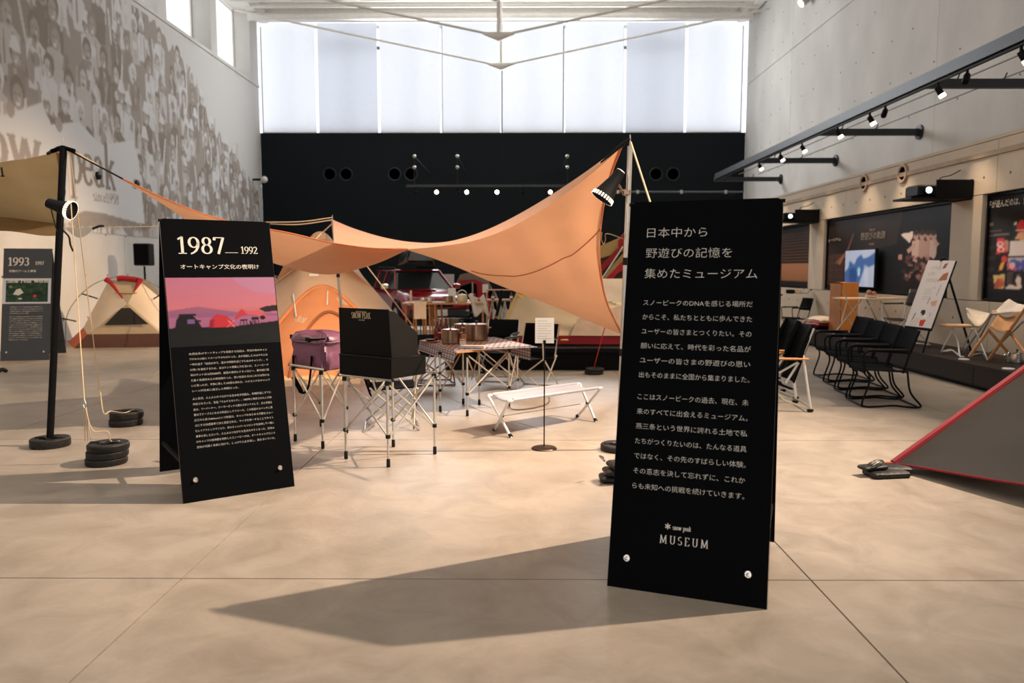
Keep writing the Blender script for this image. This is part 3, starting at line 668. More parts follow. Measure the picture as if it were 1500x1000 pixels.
# ---- 1987 sign
t1, fb1, at1, ux, uy, nn = aframe(((-2.14-1.54)/2, (4.80+5.21)/2, 0), math.atan2(.41, .60), 'black A-frame sign headed 1987 with a pink sunset campsite photo')
tx = Txt(); tx.put(serif('1987', .15, .055, .06), at1(.135, 1.600), ux, uy, width=.305, height=.112)
obj('title_lettering', tx, ink_white, fb1, smooth=False); tx = Txt(); tx.put(serif('1992', .15, .06, .02), at1(.705, 1.603), ux, uy, width=.113, height=.048)
obj('title_lettering', tx, ink_white, fb1, smooth=False); tx = Txt(); tx.slab([at1(.555, 1.606), at1(.675, 1.606), at1(.675, 1.609), at1(.555, 1.609)], nn*.0004)
obj('title_lettering', tx, ink_white, fb1, smooth=False); tx = Txt(); tx.put(jtext('オートキャンプ文化の夜明け', .002), at1(.145, 1.498), ux, uy, width=.515, height=.036)
obj('title_lettering', tx, ink_white, fb1, smooth=False)
L1_ = ['太(現会長)がオートキャンプを提唱する以前は、学校行事のキャン', 'プが人々の抱くイメージそのものだった。太が目指したのはそれとは', '一線を画す「自然の中で、豊かな時間を過ごすためのキャンプ」。そ', 'の想いを発信するため、太はテント開発に力を注いだ。スノーピーク', '初のテントは16万8,000円。最高の素材とテクノロジー、悪天候に耐', 'え抜く快適性ゆえの高価格だった。古い社員たちはこれでは売れな', 'いと笑ったが、予想に反して100張も売れた。ハイエンドなキャンプ', 'シーンが日本に成立した瞬間だった。',
 '人と自然、人と人とのつながりを生み出す商品も、初期製品にすでに', '内包されている。名品「マルチスタンド」。1987年に発売されたこの製', '品は、ツーバーナー、クーラーボックス用のスタンドとして、また天板を', '載せてテーブルにもなる製品としてリリース。この製品のスペックに表', '記された高さ660mmという数値は、キャンプのあらゆる行動をスムー', 'ズにする快適基準で決と設定された。サイズを統一することでサイト', 'をレイアウトしやすくなり、隣のキャンパーとリビングを接続して一緒に', '食事を楽しむという、人と人のつながりも生まれやすくなった。日本人', 'のキャンプの世界観を刷新したスノーピークは、オートキャンプという', '文化が花開く未来に向けて、しっかりと火を熾し、種をまいていた。']
zz = []; z = .932
for i in range(18):
    if i == 8: z -= .0155
    zz.append(z); z -= .0343
W1_ = [.512]*18; W1_[7] = .30
jp_block(fb1, at1, ux, uy, L1_, zz, .152, W1_, .0170, -.014)
def sunset():
    cv = Canvas(150, 104, (0, 0, 0)); r = random.Random(3)
    for y in range(104):
        t = min(1, y/70); a = np.array((196, 120, 150)); b = np.array((214, 122, 128)); c = np.array((150, 98, 134))
        col = a*(1-t)+b*t if t < .62 else b*(1-(t-.62)/.38)+c*((t-.62)/.38)
        cv.rect(0, y, 150, y+1, col)
    cv.ell(128, 4, 40, 20, (190, 140, 176), .3, .6); cv.ell(40, 36, 60, 10, (206, 116, 136), .1, .4)
    cv.rect(0, 56, 150, 78, (172, 104, 146), .6); cv.poly([(0, 50), (40, 44), (90, 54), (150, 58), (150, 62), (0, 60)], (128, 84, 128), .6)
    cv.poly([(124, 50), (135, 46), (150, 45), (150, 54), (132, 55)], (40, 28, 36))
    cv.rect(0, 76, 150, 104, (14, 18, 20)); cv.poly([(0, 76), (30, 73), (50, 77), (90, 76), (150, 70), (150, 80), (0, 80)], (18, 14, 18))
    cv.poly([(8, 75), (10, 64), (14, 58), (32, 58), (38, 66), (42, 75)], (20, 16, 24)); cv.rect(14, 55, 36, 58, (30, 22, 34)); cv.rect(24, 63, 34, 70, (120, 90, 140)); cv.ell(40, 66, 2, 1, (20, 16, 24))
    cv.poly([(52, 77), (54, 66), (62, 58), (66, 56), (78, 60), (86, 70), (88, 77)], (196, 48, 60)); cv.poly([(52, 77), (54, 66), (60, 64), (58, 77)], (150, 30, 46))
    cv.line((76, 78), (88, 66), 1, (240, 170, 170)); cv.line((78, 66), (88, 78), 1, (240, 170, 170))
    cv.poly([(88, 64), (98, 50), (100, 50), (108, 58), (96, 62), (90, 66)], (196, 56, 72)); cv.poly([(100, 50), (112, 54), (122, 52), (140, 66), (118, 60), (106, 58)], (214, 92, 98))
    for _ in range(12):
        x = r.uniform(94, 122); cv.line((x, 76), (x+r.uniform(-3, 3), 68), .8, (24, 18, 24))
    cv.rect(96, 66, 106, 68, (24, 18, 24)); cv.rect(112, 63, 122, 67, (24, 18, 24)); cv.ell(128, 64, 4, 3, (24, 18, 24))
    for _ in range(40): cv.ell(r.uniform(0, 150), r.uniform(82, 100), r.uniform(3, 9), 1, (20, 28, 28), 0, .5)
    cv.blur(1); cv.a *= .84; return cv
o0 = at1(0.004, 1.438, .002); o1 = at1(.996, 1.438, .002); o2 = at1(0.004, .985, .002)
picture('sunset_photo', sunset(), o0, o1-o0, o2-o0, painted('photo_print', .5), fb1)
# ---- 1993 sign
veiled_board = M('charcoal_board', (58, 62, 68), .6, var=.05)  # lit, veiled look of the distant sign put into its grey
t3, fb3, at3, ux, uy, nn = aframe((-8.06, 12.48, 0), math.atan2(.17, .75), 'dark grey A-frame sign headed 1993 at the left edge, with a green photo band', veiled_board)
tx = Txt(); tx.put(serif('1993', .17, .08, .05), at3(.10, 1.55), ux, uy, width=.31, height=.13)
obj('title_lettering', tx, ink_white, fb3, smooth=False); tx = Txt(); tx.put(serif('1997', .17, .08, .02), at3(.66, 1.56), ux, uy, width=.13, height=.055)
obj('title_lettering', tx, ink_white, fb3, smooth=False); tx = Txt(); tx.put(jtext('究極のアームと専用', .012), at3(.12, 1.44), ux, uy, width=.40, height=.045)
obj('title_lettering', tx, ink_white, fb3, smooth=False)
tx = Txt(); zz = 0
for i in range(16):
    g = jtext(L1_[i] if i not in (3, 15) else L1_[i][:18], .006)
    tx = Txt(); tx.put(g, at3(.16, .86-.034*i-(.02 if i > 3 else 0)), ux, uy, width=.49 if i not in (3, 15) else .28, height=.017)
    obj('body_lettering', tx, ink_white, fb3, smooth=False)
def tent_photo():
    cv = Canvas(120, 60, (200, 204, 214)); cv.rect(8, 5, 113, 56, (40, 62, 46)); r = random.Random(4)
    for _ in range(60): cv.ell(r.uniform(10, 110), r.uniform(8, 54), r.uniform(3, 10), r.uniform(1, 4), r.choice([(54, 84, 56), (34, 52, 40), (70, 96, 66), (30, 40, 36)]), 0, .6)
    cv.rect(0, 5, 8, 56, (200, 204, 214)); cv.rect(113, 0, 120, 60, (200, 204, 214)); cv.rect(0, 56, 120, 60, (200, 204, 214)); cv.rect(0, 0, 120, 5, (200, 204, 214))
    cv.poly([(26, 38), (34, 26), (44, 24), (52, 34), (40, 40)], (206, 204, 190)); cv.ell(44, 48, 5, 2, (190, 190, 176)); cv.ell(80, 42, 4, 3, (206, 60, 50)); cv.ell(20, 20, 5, 3, (170, 170, 140), 0, .6)
    return cv
o0 = at3(0, 1.335, .002); o1 = at3(1, 1.335, .002); o2 = at3(0, .92, .002)
picture('tent_photo', tent_photo(), o0, o1-o0, o2-o0, MATS['photo_print'], fb3)
tx = Txt(); tx.put(serif('Snow Peak World', .18, .09, .02), at3(.07, 1.265, .004), ux, uy, width=.62, height=.06)
obj('photo_lettering', tx, ink_white, fb3, smooth=False)
# ================================================================ ORANGE TARP, POLES, ROPES
def curve_pts(pix, deps, n=10):
    return smooth_pts([Y(px, py, d) for (px, py), d in zip(pix, deps)], n)
def loft(a, b, n=14, sag=0.0, wr=0.0, seed=0):
    """surface between two point rows of equal length"""
    m = len(a)-1
    def fn(u, v):
        p = a[int(round(u*m))].lerp(b[int(round(u*m))], v)
        p = p.copy(); p.z -= sag*math.sin(PI*v)*math.sin(PI*u)
        if wr: p.y += wr*math.sin(14*u+5*v+seed)*math.sin(PI*v)
        return p
    return MB().grid(fn, m, n)
tarp = thing('tarp', 'large orange camping tarp sagging between two tall poles over the tables', 'tarp', (-1.3, 8, 0))
ridge_pix = [(912, 211), (860, 250), (800, 290), (740, 324), (690, 345), (645, 355), (600, 354), (560, 347), (520, 335), (488, 322)]
ridge_dep = [6.3, 6.7, 7.1, 7.5, 7.9, 8.3, 8.6, 8.95, 9.25, 9.5]
ridge = curve_pts(ridge_pix, ridge_dep)
hem_pix = [(912, 214), (862, 258), (802, 302), (745, 334), (695, 352), (648, 360), (600, 364.5), (560, 364), (520, 360.5), (489, 356)]
hem_dep = [6.3, 6.5, 6.65, 6.8, 6.9, 7.0, 7.05, 7.1, 7.1, 7.1]
hem = curve_pts(hem_pix, hem_dep)
obj('near_panel', loft(ridge, hem, 8), tarp_m, tarp, world=True)
# right far panel: from the ridge down to the far hem, seen from beneath
topR = curve_pts([(910, 215), (872, 243), (830, 275), (785, 304), (740, 328), (690, 346), (640, 356), (600, 358)], [6.35, 6.7, 7.0, 7.3, 7.6, 7.9, 8.3, 8.7], 9)
botR = curve_pts([(911, 490), (862, 470), (812, 449), (765, 431), (720, 413), (676, 394), (634, 378), (597, 366)], [10.3, 10.1, 9.9, 9.7, 9.5, 9.3, 9.1, 8.9], 9)
m_ = len(topR)-1
hemR = curve_pts([(910, 215), (893, 262), (881, 320), (878, 380), (888, 440), (911, 490)], [6.35, 7.0, 7.8, 8.6, 9.4, 10.3], 8)
def fR(u, v):
    i = int(round(u*m_)); p = topR[i].lerp(botR[i], v)
    hp = hemR[int(round(v*(len(hemR)-1)))]; lin = topR[0].lerp(botR[0], v)
    p = p+(hp-lin)*((1-u)**2.2)
    p.y += .035*math.sin(26*u+9*v)*math.sin(PI*v)*(1-u)
    return p
obj('far_right_panel', MB().grid(fR, m_, 26), tarp_m, tarp, world=True)
sm = MB()
sm.tube([fR(u/30, min(.93, .44+.50*(u/20))) + Vector((0, -.014, -.004)) for u in range(0, 21)], .006, 5)
obj('seam', sm, M('tarp_seam', (176, 104, 62), .8), tarp, world=True)
obj('hem_cord', MB().tube(hemR, .011, 6), M('tarp_hem', (196, 108, 62), .7), tarp, world=True)
# left far panel
topL = curve_pts([(180, 262), (237, 289), (300, 314), (360, 330), (420, 340.5), (488, 356), (545, 363.5), (597, 364.5)], [6.75, 6.8, 6.85, 6.9, 6.95, 7.1, 7.1, 7.1], 9)
botL = curve_pts([(181, 264), (235, 297), (300, 338), (360, 370), (420, 391), (482, 402), (545, 388), (597, 366)], [6.8, 7.2, 7.8, 8.2, 8.6, 8.9, 8.9, 8.9], 9)
obj('far_left_panel', loft(topL, botL, 14, 0, .02), tarp_m, tarp, world=True)
obj('left_hem_cord', MB().tube(topL, .008, 6), MATS['tarp_hem'], tarp, world=True)
obj('ridge_webbing', MB().tube([Y(923, 203, 6.28), Y(912, 211, 6.3), Y(880, 238, 6.45)], [.012, .02, .006], 6), black_pl, tarp, world=True)
obj('left_webbing', MB().tube([Y(97, 218, 6.45), Y(180, 262, 6.75)], .008, 6), rope_dark, tarp, world=True)
obj('left_cord', MB().tube([Y(104, 219, 6.45), Y(182, 264, 6.8)], .006, 6), rope_m, tarp, world=True)
# poles
rp = Vector((.84, 6.3, 0)); rtop = Y(923, 214, 6.28)
pr = thing('tarp_pole', 'tall aluminium tarp pole carrying a clamp lamp, beside the museum sign', 'pole', rp)
obj('tube', MB().tube([rp+Vector((0, 0, .055)), rp.lerp(rtop, .55), rtop], [.020, .0205, .0205], 14), alu, pr, world=True)
obj('tip', MB().tube([rtop, Y(923, 197, 6.28)], [.008, .004], 8), alu, pr, world=True)
for q in (.63, .33): 
    c = rp.lerp(rtop, q); obj('joint_collar', MB().tube([c-Vector((0, 0, .03)), c+Vector((0, 0, .03))], .024, 12), black_pl, pr, world=True)
hk = rp.lerp(rtop, .70)
obj('hook', MB().tube(smooth_pts([hk, hk+Vector((-.16, -.02, .05)), hk+Vector((-.17, -.02, .0)), hk+Vector((-.185, -.02, -.035)), hk+Vector((-.205, -.02, .0)), hk+Vector((-.2, -.02, .06))], 4), .005, 6), copper, pr, world=True)
lp = F(74, 653); ltop = Y(93, 216, 6.45)
bpole = thing('tarp_pole', 'black steel tarp pole on a round foot, at the left', 'pole', lp)
obj('tube', MB().tube([lp+Vector((0, 0, .075)), ltop], [.028, .028], 14), black_metal, bpole, world=True)
obj('tip', MB().tube([ltop, ltop+Vector((0, 0, .08))], .004, 6), alu, bpole, world=True)
obj('strap', MB().tube([ltop+Vector((-.1, 0, -.03)), ltop+Vector((0, 0, .0)), ltop+Vector((.09, 0, -.03))], .018, 8), black_fab, bpole, world=True)
cp_top = Y(487, 322, 9.5); cp = F(512, 566)
pc = thing('tarp_pole', 'slim aluminium pole at the rear of the orange tarp, in front of the orange tent', 'pole', cp)
obj('tube', MB().tube([cp, cp_top], .016, 10), alu, pc, world=True)
obj('tip', MB().tube([cp_top, cp_top+Vector((0, 0, .06))], .005, 6), alu, pc, world=True)
for q in (.42, .68): c = cp.lerp(cp_top, q); obj('joint_collar', MB().tube([c-Vector((0, 0, .03)), c+Vector((0, 0, .03))], .021, 10), black_pl, pc, world=True)
spot(tuple(cp.lerp(cp_top, .78)+Vector((-.05, .12, -.12))), (-3.1, 11.6, .7), 110, .04, 130, .8, (1.0, .70, .42))
c = cp.lerp(cp_top, .78); obj('lamp_clip', MB().box(c+Vector((-.05, -.02, 0)), (.09, .05, .05)).box(c+Vector((-.04, -.02, -.08)), (.04, .04, .08)), copper, pc, world=True)
# weights: stacked iron discs, oval plates
def disc_weight(p, n, r, label, h=.055, name='iron_weight', sq=.8, open_=True):
    t = thing(name, label, 'weight', p)
    for i in range(n):
        z = i*h
        obj('disc', MB().lathe([(r*.35, .002), (r*.96, .0), (r, .01), (r, h-.012), (r*.95, h-.003), (r*.55, h-.003), (r*.5, h-.012), (r*.36, h-.012), (r*.35, .002)], (0.01*i, 0, z), 28), iron, t)
    obj('handle', MB().box((-r*.55, 0, n*h), (r*.5, .035, .012), rz=.2, b=.004).box((r*.55, 0, n*h), (r*.5, .035, .012), rz=-.2, b=.004), iron, t)
    return t
disc_weight((lp.x, lp.y, 0), 1, .155, 'single black iron disc at the foot of the left black pole', .075)
w1p = F(146, 683); w2p = F(177, 625)
disc_weight((w1p.x, w1p.y+.1, 0), 3, .150, 'stack of black iron discs with pale cord, in front of the left black pole', .055)
disc_weight((w2p.x, w2p.y+.1, 0), 2, .150, 'black iron disc stack behind the other, right of the left black pole', .068)
w3p = F(871, 549); disc_weight((w3p.x, w3p.y+.1, 0), 2, .135, 'black iron discs holding a red cord, by the black platform', .045)
wrp = F(905, 655); disc_weight((.84, 6.3, 0), 1, .15, 'iron disc under the aluminium tarp pole, half hidden by the museum sign', .055)
t = thing('iron_weight', 'stacked black iron plates half hidden behind the museum sign, nearer the camera', 'weight', F(905, 705))
for i in range(3): obj('plate', MB().box((0.03*i, 0, .028+.05*i), (.26, .15, .042), rz=.15*i, b=.012), iron, t)
obj('handle', MB().tube(smooth_pts([(-.10, -.05, .16), (-.13, -.01, .185), (-.10, .04, .16)], 4), .008, 6), chrome, t)
# ropes
def rope(label, pts, r=.004, mat=rope_m, name='guy_rope', sm=False):
    pts = smooth_pts(pts, 6) if sm else pts
    return tag(obj(name, MB().tube(pts, r, 6), mat), label, 'rope')
hookp = Y(124, 592, 5.8)
rope('pale twisted guy rope from the left pole down to the front disc stack', [ltop+Vector((.03, 0, -.02)), hookp], .0045)
for q in (-.018, .0, .02): rope_ = None
t = thing('rope_loop', 'cluster of pale cords hooked just above the front disc stack', 'rope', (w1p.x, w1p.y+.1, .165))
wt = Vector((w1p.x, w1p.y+.1, .17))
for q in (-.02, .004, .026): obj('cord', MB().tube([hookp+Vector((q*.3, 0, 0)), Vector((hookp.x+q, wt.y-.02, .18))], .0035, 6), rope_m, t, world=True)
obj('cord', MB().tube(smooth_pts([hookp, hookp+Vector((.05, 0, -.2)), wt+Vector((.02, 0, .08)), wt+Vector((.03, .02, .0)), wt+Vector((.1, .02, .0))], 5), .004, 6), rope_m, t, world=True)
obj('hook', MB().tube(smooth_pts([hookp+Vector((0, 0, .04)), hookp+Vector((.012, 0, .0)), hookp+Vector((0, 0, -.03)), hookp+Vector((-.01, 0, 0))], 4), .005, 6), chrome, t, world=True)
w2t = Vector((w2p.x, w2p.y+.1, .14))
rope('pale cord running from the left pole to the rear disc stack', smooth_pts([ltop+Vector((.05, 0, -.03)), Y(144, 556, 7.1), Y(147, 575, 7.05), Y(152, 605, 7.0), w2t+Vector((-.08, -.12, .015)), w2t+Vector((.05, -.12, .0)), w2t+Vector((.08, 0, .012))], 8), .0045)
rope('bright red cord from the tarp corner to the discs by the platform', [Y(886, 479, 10.35), Vector((w3p.x, w3p.y+.1, .09))], .007, rope_red)
rope('short pale guy rope dropping from the top of the aluminium pole behind the sign', [rtop+Vector((.005, 0, .03)), Y(953, 298, 5.6)], .008)
rope('upper pale rope from the rear pole tip to the left behind the 1987 sign', smooth_pts([cp_top+Vector((0, 0, .03)), Y(440, 324.5, 9.3), Y(375, 326, 9.1), Y(300, 333, 8.9)], 5), .007)
rope('lower sagging pale rope beside the one from the rear pole tip', smooth_pts([cp_top, Y(440, 328.5, 9.3), Y(400, 328, 9.2), Y(360, 326, 9.1)], 5), .007)
rope('pale rope slanting down left from the rear pole to the tarp', [cp_top+Vector((-.01, 0, -.05)), Y(455, 357, 8.4)], .008)
rope('pale guy rope slanting down right behind the black stove', [Y(530, 380, 9.6), Y(610, 484, 9.0)], .007)
rope('thin pale cord looping from the white bench to the rightmost weights', smooth_pts([F(640, 575), F(700, 600), F(780, 625), F(830, 640), F(876, 652), F(890, 655)], 6), .004, name='floor_cord')
rope('thin white line stretched across the gap above the 1987 sign to the beige awning', [Y(152, 333, 8.6), Y(236, 331.5, 8.6)], .006)
# ---------------------------------------------------------------- clamp lamps
def clamp_lamp(head, direction, pole_pt, label, energy, r=.095, L_=.25, target=None):
    d = Vector(direction).normalized(); q = d.to_track_quat('Z', 'Y').to_matrix()
    t = thing('clamp_lamp', label, 'lamp', tuple(pole_pt))
    sh = obj('lamp_shade', MB().lathe([(.03, 0), (.038, .0), (.042, .03), (.045, .07), (r*.94, L_), (r*.98, L_+.012), (r*.9, L_+.012), (.04, .08), (.03, .05)], head, 24, Rm=q), black_pl, t, world=True)
    obj('end_cap', MB().lathe([(1e-4, -.006), (.034, -.006), (.038, 0), (.03, .004)], head, 20, Rm=q), white_tube, t, world=True)
    slots = MB()
    for k in range(24):
        a = 2*PI*k/24; e = Vector((math.cos(a), math.sin(a), 0)); tt = Vector((-math.sin(a), math.cos(a), 0))
        p = head+q @ (e*(r*.955)+Vector((0, 0, L_-.02)))
        slots.slab([p+q @ (tt*-.0065), p+q @ (tt*.0065), p+q @ (tt*.0065+Vector((0, 0, .032))+e*.004), p+q @ (tt*-.0065+Vector((0, 0, .032))+e*.004)], (q @ e)*.002)
    obj('glowing_slots', slots, M('lamp_slot_glow', (255, 240, 215), .5, emit=(255, 236, 205), es=3.5), sh, world=False) if False else obj('vent_slot', slots, M('lamp_slot_glow', (255, 240, 215), .5, emit=(255, 236, 205), es=2.2), t, world=True)
    obj('bulb', MB().ball(head+d*(L_*.55), .03, 14), bulb, t, world=True)
    mid = head+d*.07
    obj('arm', MB().tube([mid, mid.lerp(pole_pt, .6)+Vector((0, 0, -.03)), pole_pt], .009, 8), copper, t, world=True)
    obj('clamp', MB().box(pole_pt, (.06, .05, .05), b=.008), copper, t, world=True)
    sl = spot(tuple(head+d*(L_+.03)), tuple(head+d*2), energy, .05, 100, .6); 
    return t
rl = rp.lerp(rtop, .86)
clamp_lamp(Y(909, 251, 6.2), Y(891, 277, 6.19)-Y(909, 251, 6.2), rl+Vector((-.02, -.03, -.02)), 'brown-black clamp lamp on the aluminium pole, pointing down left', 150)
ll = Y(93, 300, 6.4)
clamp_lamp(Y(70, 297, 6.35), Y(104, 308, 6.34)-Y(70, 297, 6.35), ll+Vector((.0, -.04, 0)), 'black clamp lamp on the left black pole, glowing at its rim', 60, r=.075, L_=.20)
rope('black cable with a yellow tag hanging from the left pole to its lamp', smooth_pts([ltop+Vector((.0, -.03, -.4)), ltop+Vector((-.06, -.03, -.7)), Y(71, 292, 6.35)], 5), .005, rope_dark, 'lamp_cable')
# ================================================================ CENTRE: STANDS, STOVE, BAG, TABLES
def folding_stand(P4, H_, label, name='folding_stand', cat='stand', top_rails=True, r=.0105, knuckle=.36):
    """P4: four foot points in order; scissor braces on each side"""
    P4 = [Vector(p) for p in P4]; c = sum(P4, Vector())/4; c.z = 0
    t = thing(name, label, cat, c)
    up = Vector((0, 0, 1))
    for p in P4:
        lg = obj('leg', MB().tube([p+up*.04, p+up*(H_*knuckle)], r*.8, 10).tube([p+up*(H_*knuckle), p+up*H_], r, 10), alu, t, world=True)
        obj('foot', MB().lathe([(r*1.0, 0), (r*1.45, .004), (r*1.35, .06), (r*1.0, .065)], p, 12), black_pl, lg, world=True)
        obj('joint', MB().tube([p+up*(H_*knuckle-.014), p+up*(H_*knuckle+.014)], r*1.75, 12), black_pl, lg, world=True)
        obj('joint', MB().tube([p+up*(H_-.03), p+up*(H_+.0)], r*1.8, 12), black_pl, lg, world=True)
    for i in range(4):
        a, b = P4[i], P4[(i+1) % 4]; out = (a+b)/2-c; out.z = 0; out = out.normalized()*.009; d_ = (b-a).normalized()*.012
        obj('brace', MB().tube([a+d_+up*(H_*knuckle)+out, b-d_+up*(H_-.015)+out], r*.75, 8), alu, t, world=True)
        obj('brace', MB().tube([b-d_+up*(H_*knuckle)-out, a+d_+up*(H_-.015)-out], r*.75, 8), alu, t, world=True)
    if top_rails:
        for (a, b) in ((P4[0], P4[1]), (P4[3], P4[2])):
            e = (b-a).normalized()*.06
            obj('top_rail', MB().tube([a-e+up*(H_+.012), b+e+up*(H_+.012)], r, 10), alu, t, world=True)
            obj('rail_cap', MB().tube([a-e*1.05+up*(H_+.012), a-e*.9+up*(H_+.012)], r*1.2, 10).tube([b+e*1.05+up*(H_+.012), b+e*.9+up*(H_+.012)], r*1.2, 10), black_pl, t, world=True, kind='stuff')
    return t
A_, B_, C_ = F(507, 672), F(569, 684), F(637, 665); D_ = A_+C_-B_
HS = .655
stove_stand = folding_stand([A_, B_, C_, D_], HS, 'aluminium folding stand carrying the black two-burner stove')
# the open two-burner stove
ctr = (A_+B_+C_+D_)/4; ux = (B_-A_).normalized(); uy = (C_-B_).normalized(); fr = (B_-A_).length
st = thing('camp_stove', 'open black metal two-burner stove, its raised lid lettered SNOW PEAK', 'stove', (ctr.x, ctr.y, HS+.024))
z0 = HS+.024
def sp(a, b, z): return A_ + ux*a + uy*b + Vector((0, 0, z0+z))
a0, a1, b0, b1 = -.035, fr+.05, -.01, .36; hb = .175
def shell(name, pts_bottom, pts_top, th, mat, par):
    m = MB(); n = len(pts_bottom)
    for i in range(n):
        p, q, r_, s_ = pts_bottom[i], pts_bottom[(i+1) % n], pts_top[(i+1) % n], pts_top[i]
        nn_ = (q-p).cross(s_-p).normalized()*th
        m.slab([p, q, r_, s_], nn_)
    return obj(name, m, mat, par, world=True, smooth=False)
cor = [(a0, b0), (a1, b0), (a1, b1), (a0, b1)]
body = shell('body', [sp(a, b, 0) for a, b in cor], [sp(a, b, hb*.85) for a, b in cor], .004, M('stove_black_enamel', (10, 9, 8), .6, 0, var=.15, scale=8, spec=.12), st)
obj('base_plate', MB().slab([sp(a, b, .004) for a, b in cor], (0, 0, .004)), MATS['stove_black_enamel'], st, world=True, smooth=False)
obj('top_grate', MB().slab([sp(a, b, hb*.8) for a, b in ((a0+.01, b0+.01), (a1-.01, b0+.01), (a1-.01, b1-.01), (a0+.01, b1-.01))], (0, 0, .004)), black_metal, st, world=True, smooth=False)
for k in range(2):
    for j in range(4):
        pa = sp(a0+.06+k*.26+.05*j, b0+.05, hb*.87); pb = sp(a0+.06+k*.26+.05*j, b1-.05, hb*.87)
        obj('grate_bar', MB().tube([pa, pb], .004, 6), chrome, st, world=True)
rv = MB()
for k in range(5): rv.ball(sp(a1+.001, .05+.065*k, .035), .0045, 8)
obj('rivets', rv, black_pl, st, world=True, kind='stuff')
for k in (.04, .24): obj('side_slot', MB().slab([sp(a1+.001, k, .125), sp(a1+.001, k+.05, .125), sp(a1+.001, k+.05, .129), sp(a1+.001, k, .129)], ux*.002), copper, st, world=True, smooth=False)
# raised lid: tall back panel facing the camera, side wings
lid_h = .37
lf = obj('lid', MB().slab([sp(a0-.005, b0+.01, hb*.85), sp(a1+.0, b0+.01, hb*.85), sp(a1-.005, b0-.01, hb*.85+lid_h), sp(a0+.01, b0-.01, hb*.85+lid_h)], uy*.005), MATS['stove_black_enamel'], st, world=True, smooth=False)
obj('wind_shield', MB().slab([sp(a1-.012, b0+.02, hb*.87), sp(a1-.012, b0+.30, hb*.87), sp(a1-.012, b0+.30, hb*.87+.17), sp(a1-.012, b0+.06, hb*.85+lid_h-.02), sp(a1-.012, b0+.0, hb*.85+lid_h-.01)], ux*-.004), M('wing_dark_olive', (20, 19, 17), .7, 0, spec=.1), st, world=True, smooth=False)
obj('wind_shield', MB().slab([sp(a0+.02, b0+.02, hb*.87), sp(a0+.02, b0+.28, hb*.87), sp(a0+.02, b0+.28, hb*.87+.15), sp(a0+.02, b0+.0, hb*.85+lid_h-.01)], ux*.004), MATS['wing_dark_olive'], st, world=True, smooth=False)
obj('hinge_bar', MB().tube([sp(a0, b0-.004, hb*.87), sp(a1, b0-.004, hb*.87)], .007, 8), black_metal, st, world=True)
o_ = sp(a0, b0-.006, hb*.85+lid_h*.80)
uyl = (sp(a0, b0-.01, hb*.85+lid_h)-sp(a0, b0+.01, hb*.85)).normalized(); e_ = uy*-.004
gold = M('cream_print', (210, 186, 150), .6)
obj('lid_lettering', Txt().put(serif('SNOW PEAK', .15, .07, .0), o_+ux*.150+e_, ux, uyl, width=.20, height=.042), gold, lf, world=True, smooth=False)
obj('lid_lettering', Txt().put(jtext('outdoor life creator', .01), o_+ux*.195+e_+uyl*.046, ux, uyl, width=.115, height=.014), gold, lf, world=True, smooth=False)
obj('lid_lettering', Txt().put(jtext('since 1963', .01), o_+ux*.222+e_+uyl*-.018, ux, uyl, width=.06, height=.013), gold, lf, world=True, smooth=False)
# purple cooler bag and its stand
b1_, b2_, b3_ = F(436, 646), F(473, 657), F(489, 637); b4_ = b1_+b3_-b2_
bs = folding_stand([b1_+Vector((-.02, .0, 0)), b2_, b3_+Vector((.10, .08, 0)), b4_+Vector((.08, .10, 0))], HS, 'aluminium folding stand under the mauve cooler bag')
def bagmesh():
    c = (b1_+b2_+b3_+b4_)/4+Vector((.045, .04, HS+.02)); c.z = HS-.035
    rz = math.atan2(-.28, .42)
    m = MB(); R = Matrix.Rotation(rz, 3, 'Z'); n = 40; lv = [(0, .86), (.02, .97), (.08, 1.03), (.16, 1.0), (.22, .97), (.25, .99), (.262, 1.02), (.275, 1.0), (.30, .96), (.325, .86), (.34, .55), (.345, .05)]
    vs = []
    for z, s in lv:
        for k in range(n):
            q = 2*PI*k/n; cx = math.copysign(abs(math.cos(q))**.35, math.cos(q)); cy = math.copysign(abs(math.sin(q))**.35, math.sin(q))
            w_ = 1+.05*math.sin(5*q+z*30)+.035*math.sin(11*q-z*55)+.02*math.sin(17*q+z*90)
            zz = z-.02*(math.sin(3*q)+1)*(z > .24)*.6+.012*math.sin(7*q)*(z < .2)
            vs.append(c+R @ Vector((cx*.225*s*w_, cy*.15*s*w_, max(zz, 0))))
    fs = [tuple(range(n-1, -1, -1))]
    for i in range(len(lv)-1):
        for k in range(n): fs.append((i*n+k, i*n+(k+1) % n, (i+1)*n+(k+1) % n, (i+1)*n+k))
    fs.append(tuple((len(lv)-1)*n+k for k in range(n)))
    m.add(vs, fs); return m, c, R
bm_, bc_, bR_ = bagmesh()
bag = thing('cooler_bag', 'mauve soft cooler bag with black straps on a folding stand', 'bag', bc_)
obj('body', bm_, purple_fab, bag, world=True)
def bp(x, y, z): return bc_+bR_ @ Vector((x, y, z))
obj('lid_seam', MB().tube([bp(.232*math.copysign(abs(math.cos(q))**.35, math.cos(q)), .155*math.copysign(abs(math.sin(q))**.35, math.sin(q)), .245) for q in np.linspace(0, 2*PI, 41)], .008, 6), M('purple_piping', (86, 48, 66), .5), bag, world=True)
obj('strap', MB().tube([bp(.05, -.16, .27), bp(.25, -.17, .285)], .008, 6), black_fab, bag, world=True)
obj('buckle', MB().box(bp(.03, -.165, .27), (.05, .02, .035), rz=-.5, b=.005), black_pl, bag, world=True)
obj('buckle', MB().box(bp(-.225, -.13, .28), (.02, .02, .04), b=.004), black_pl, bag, world=True)
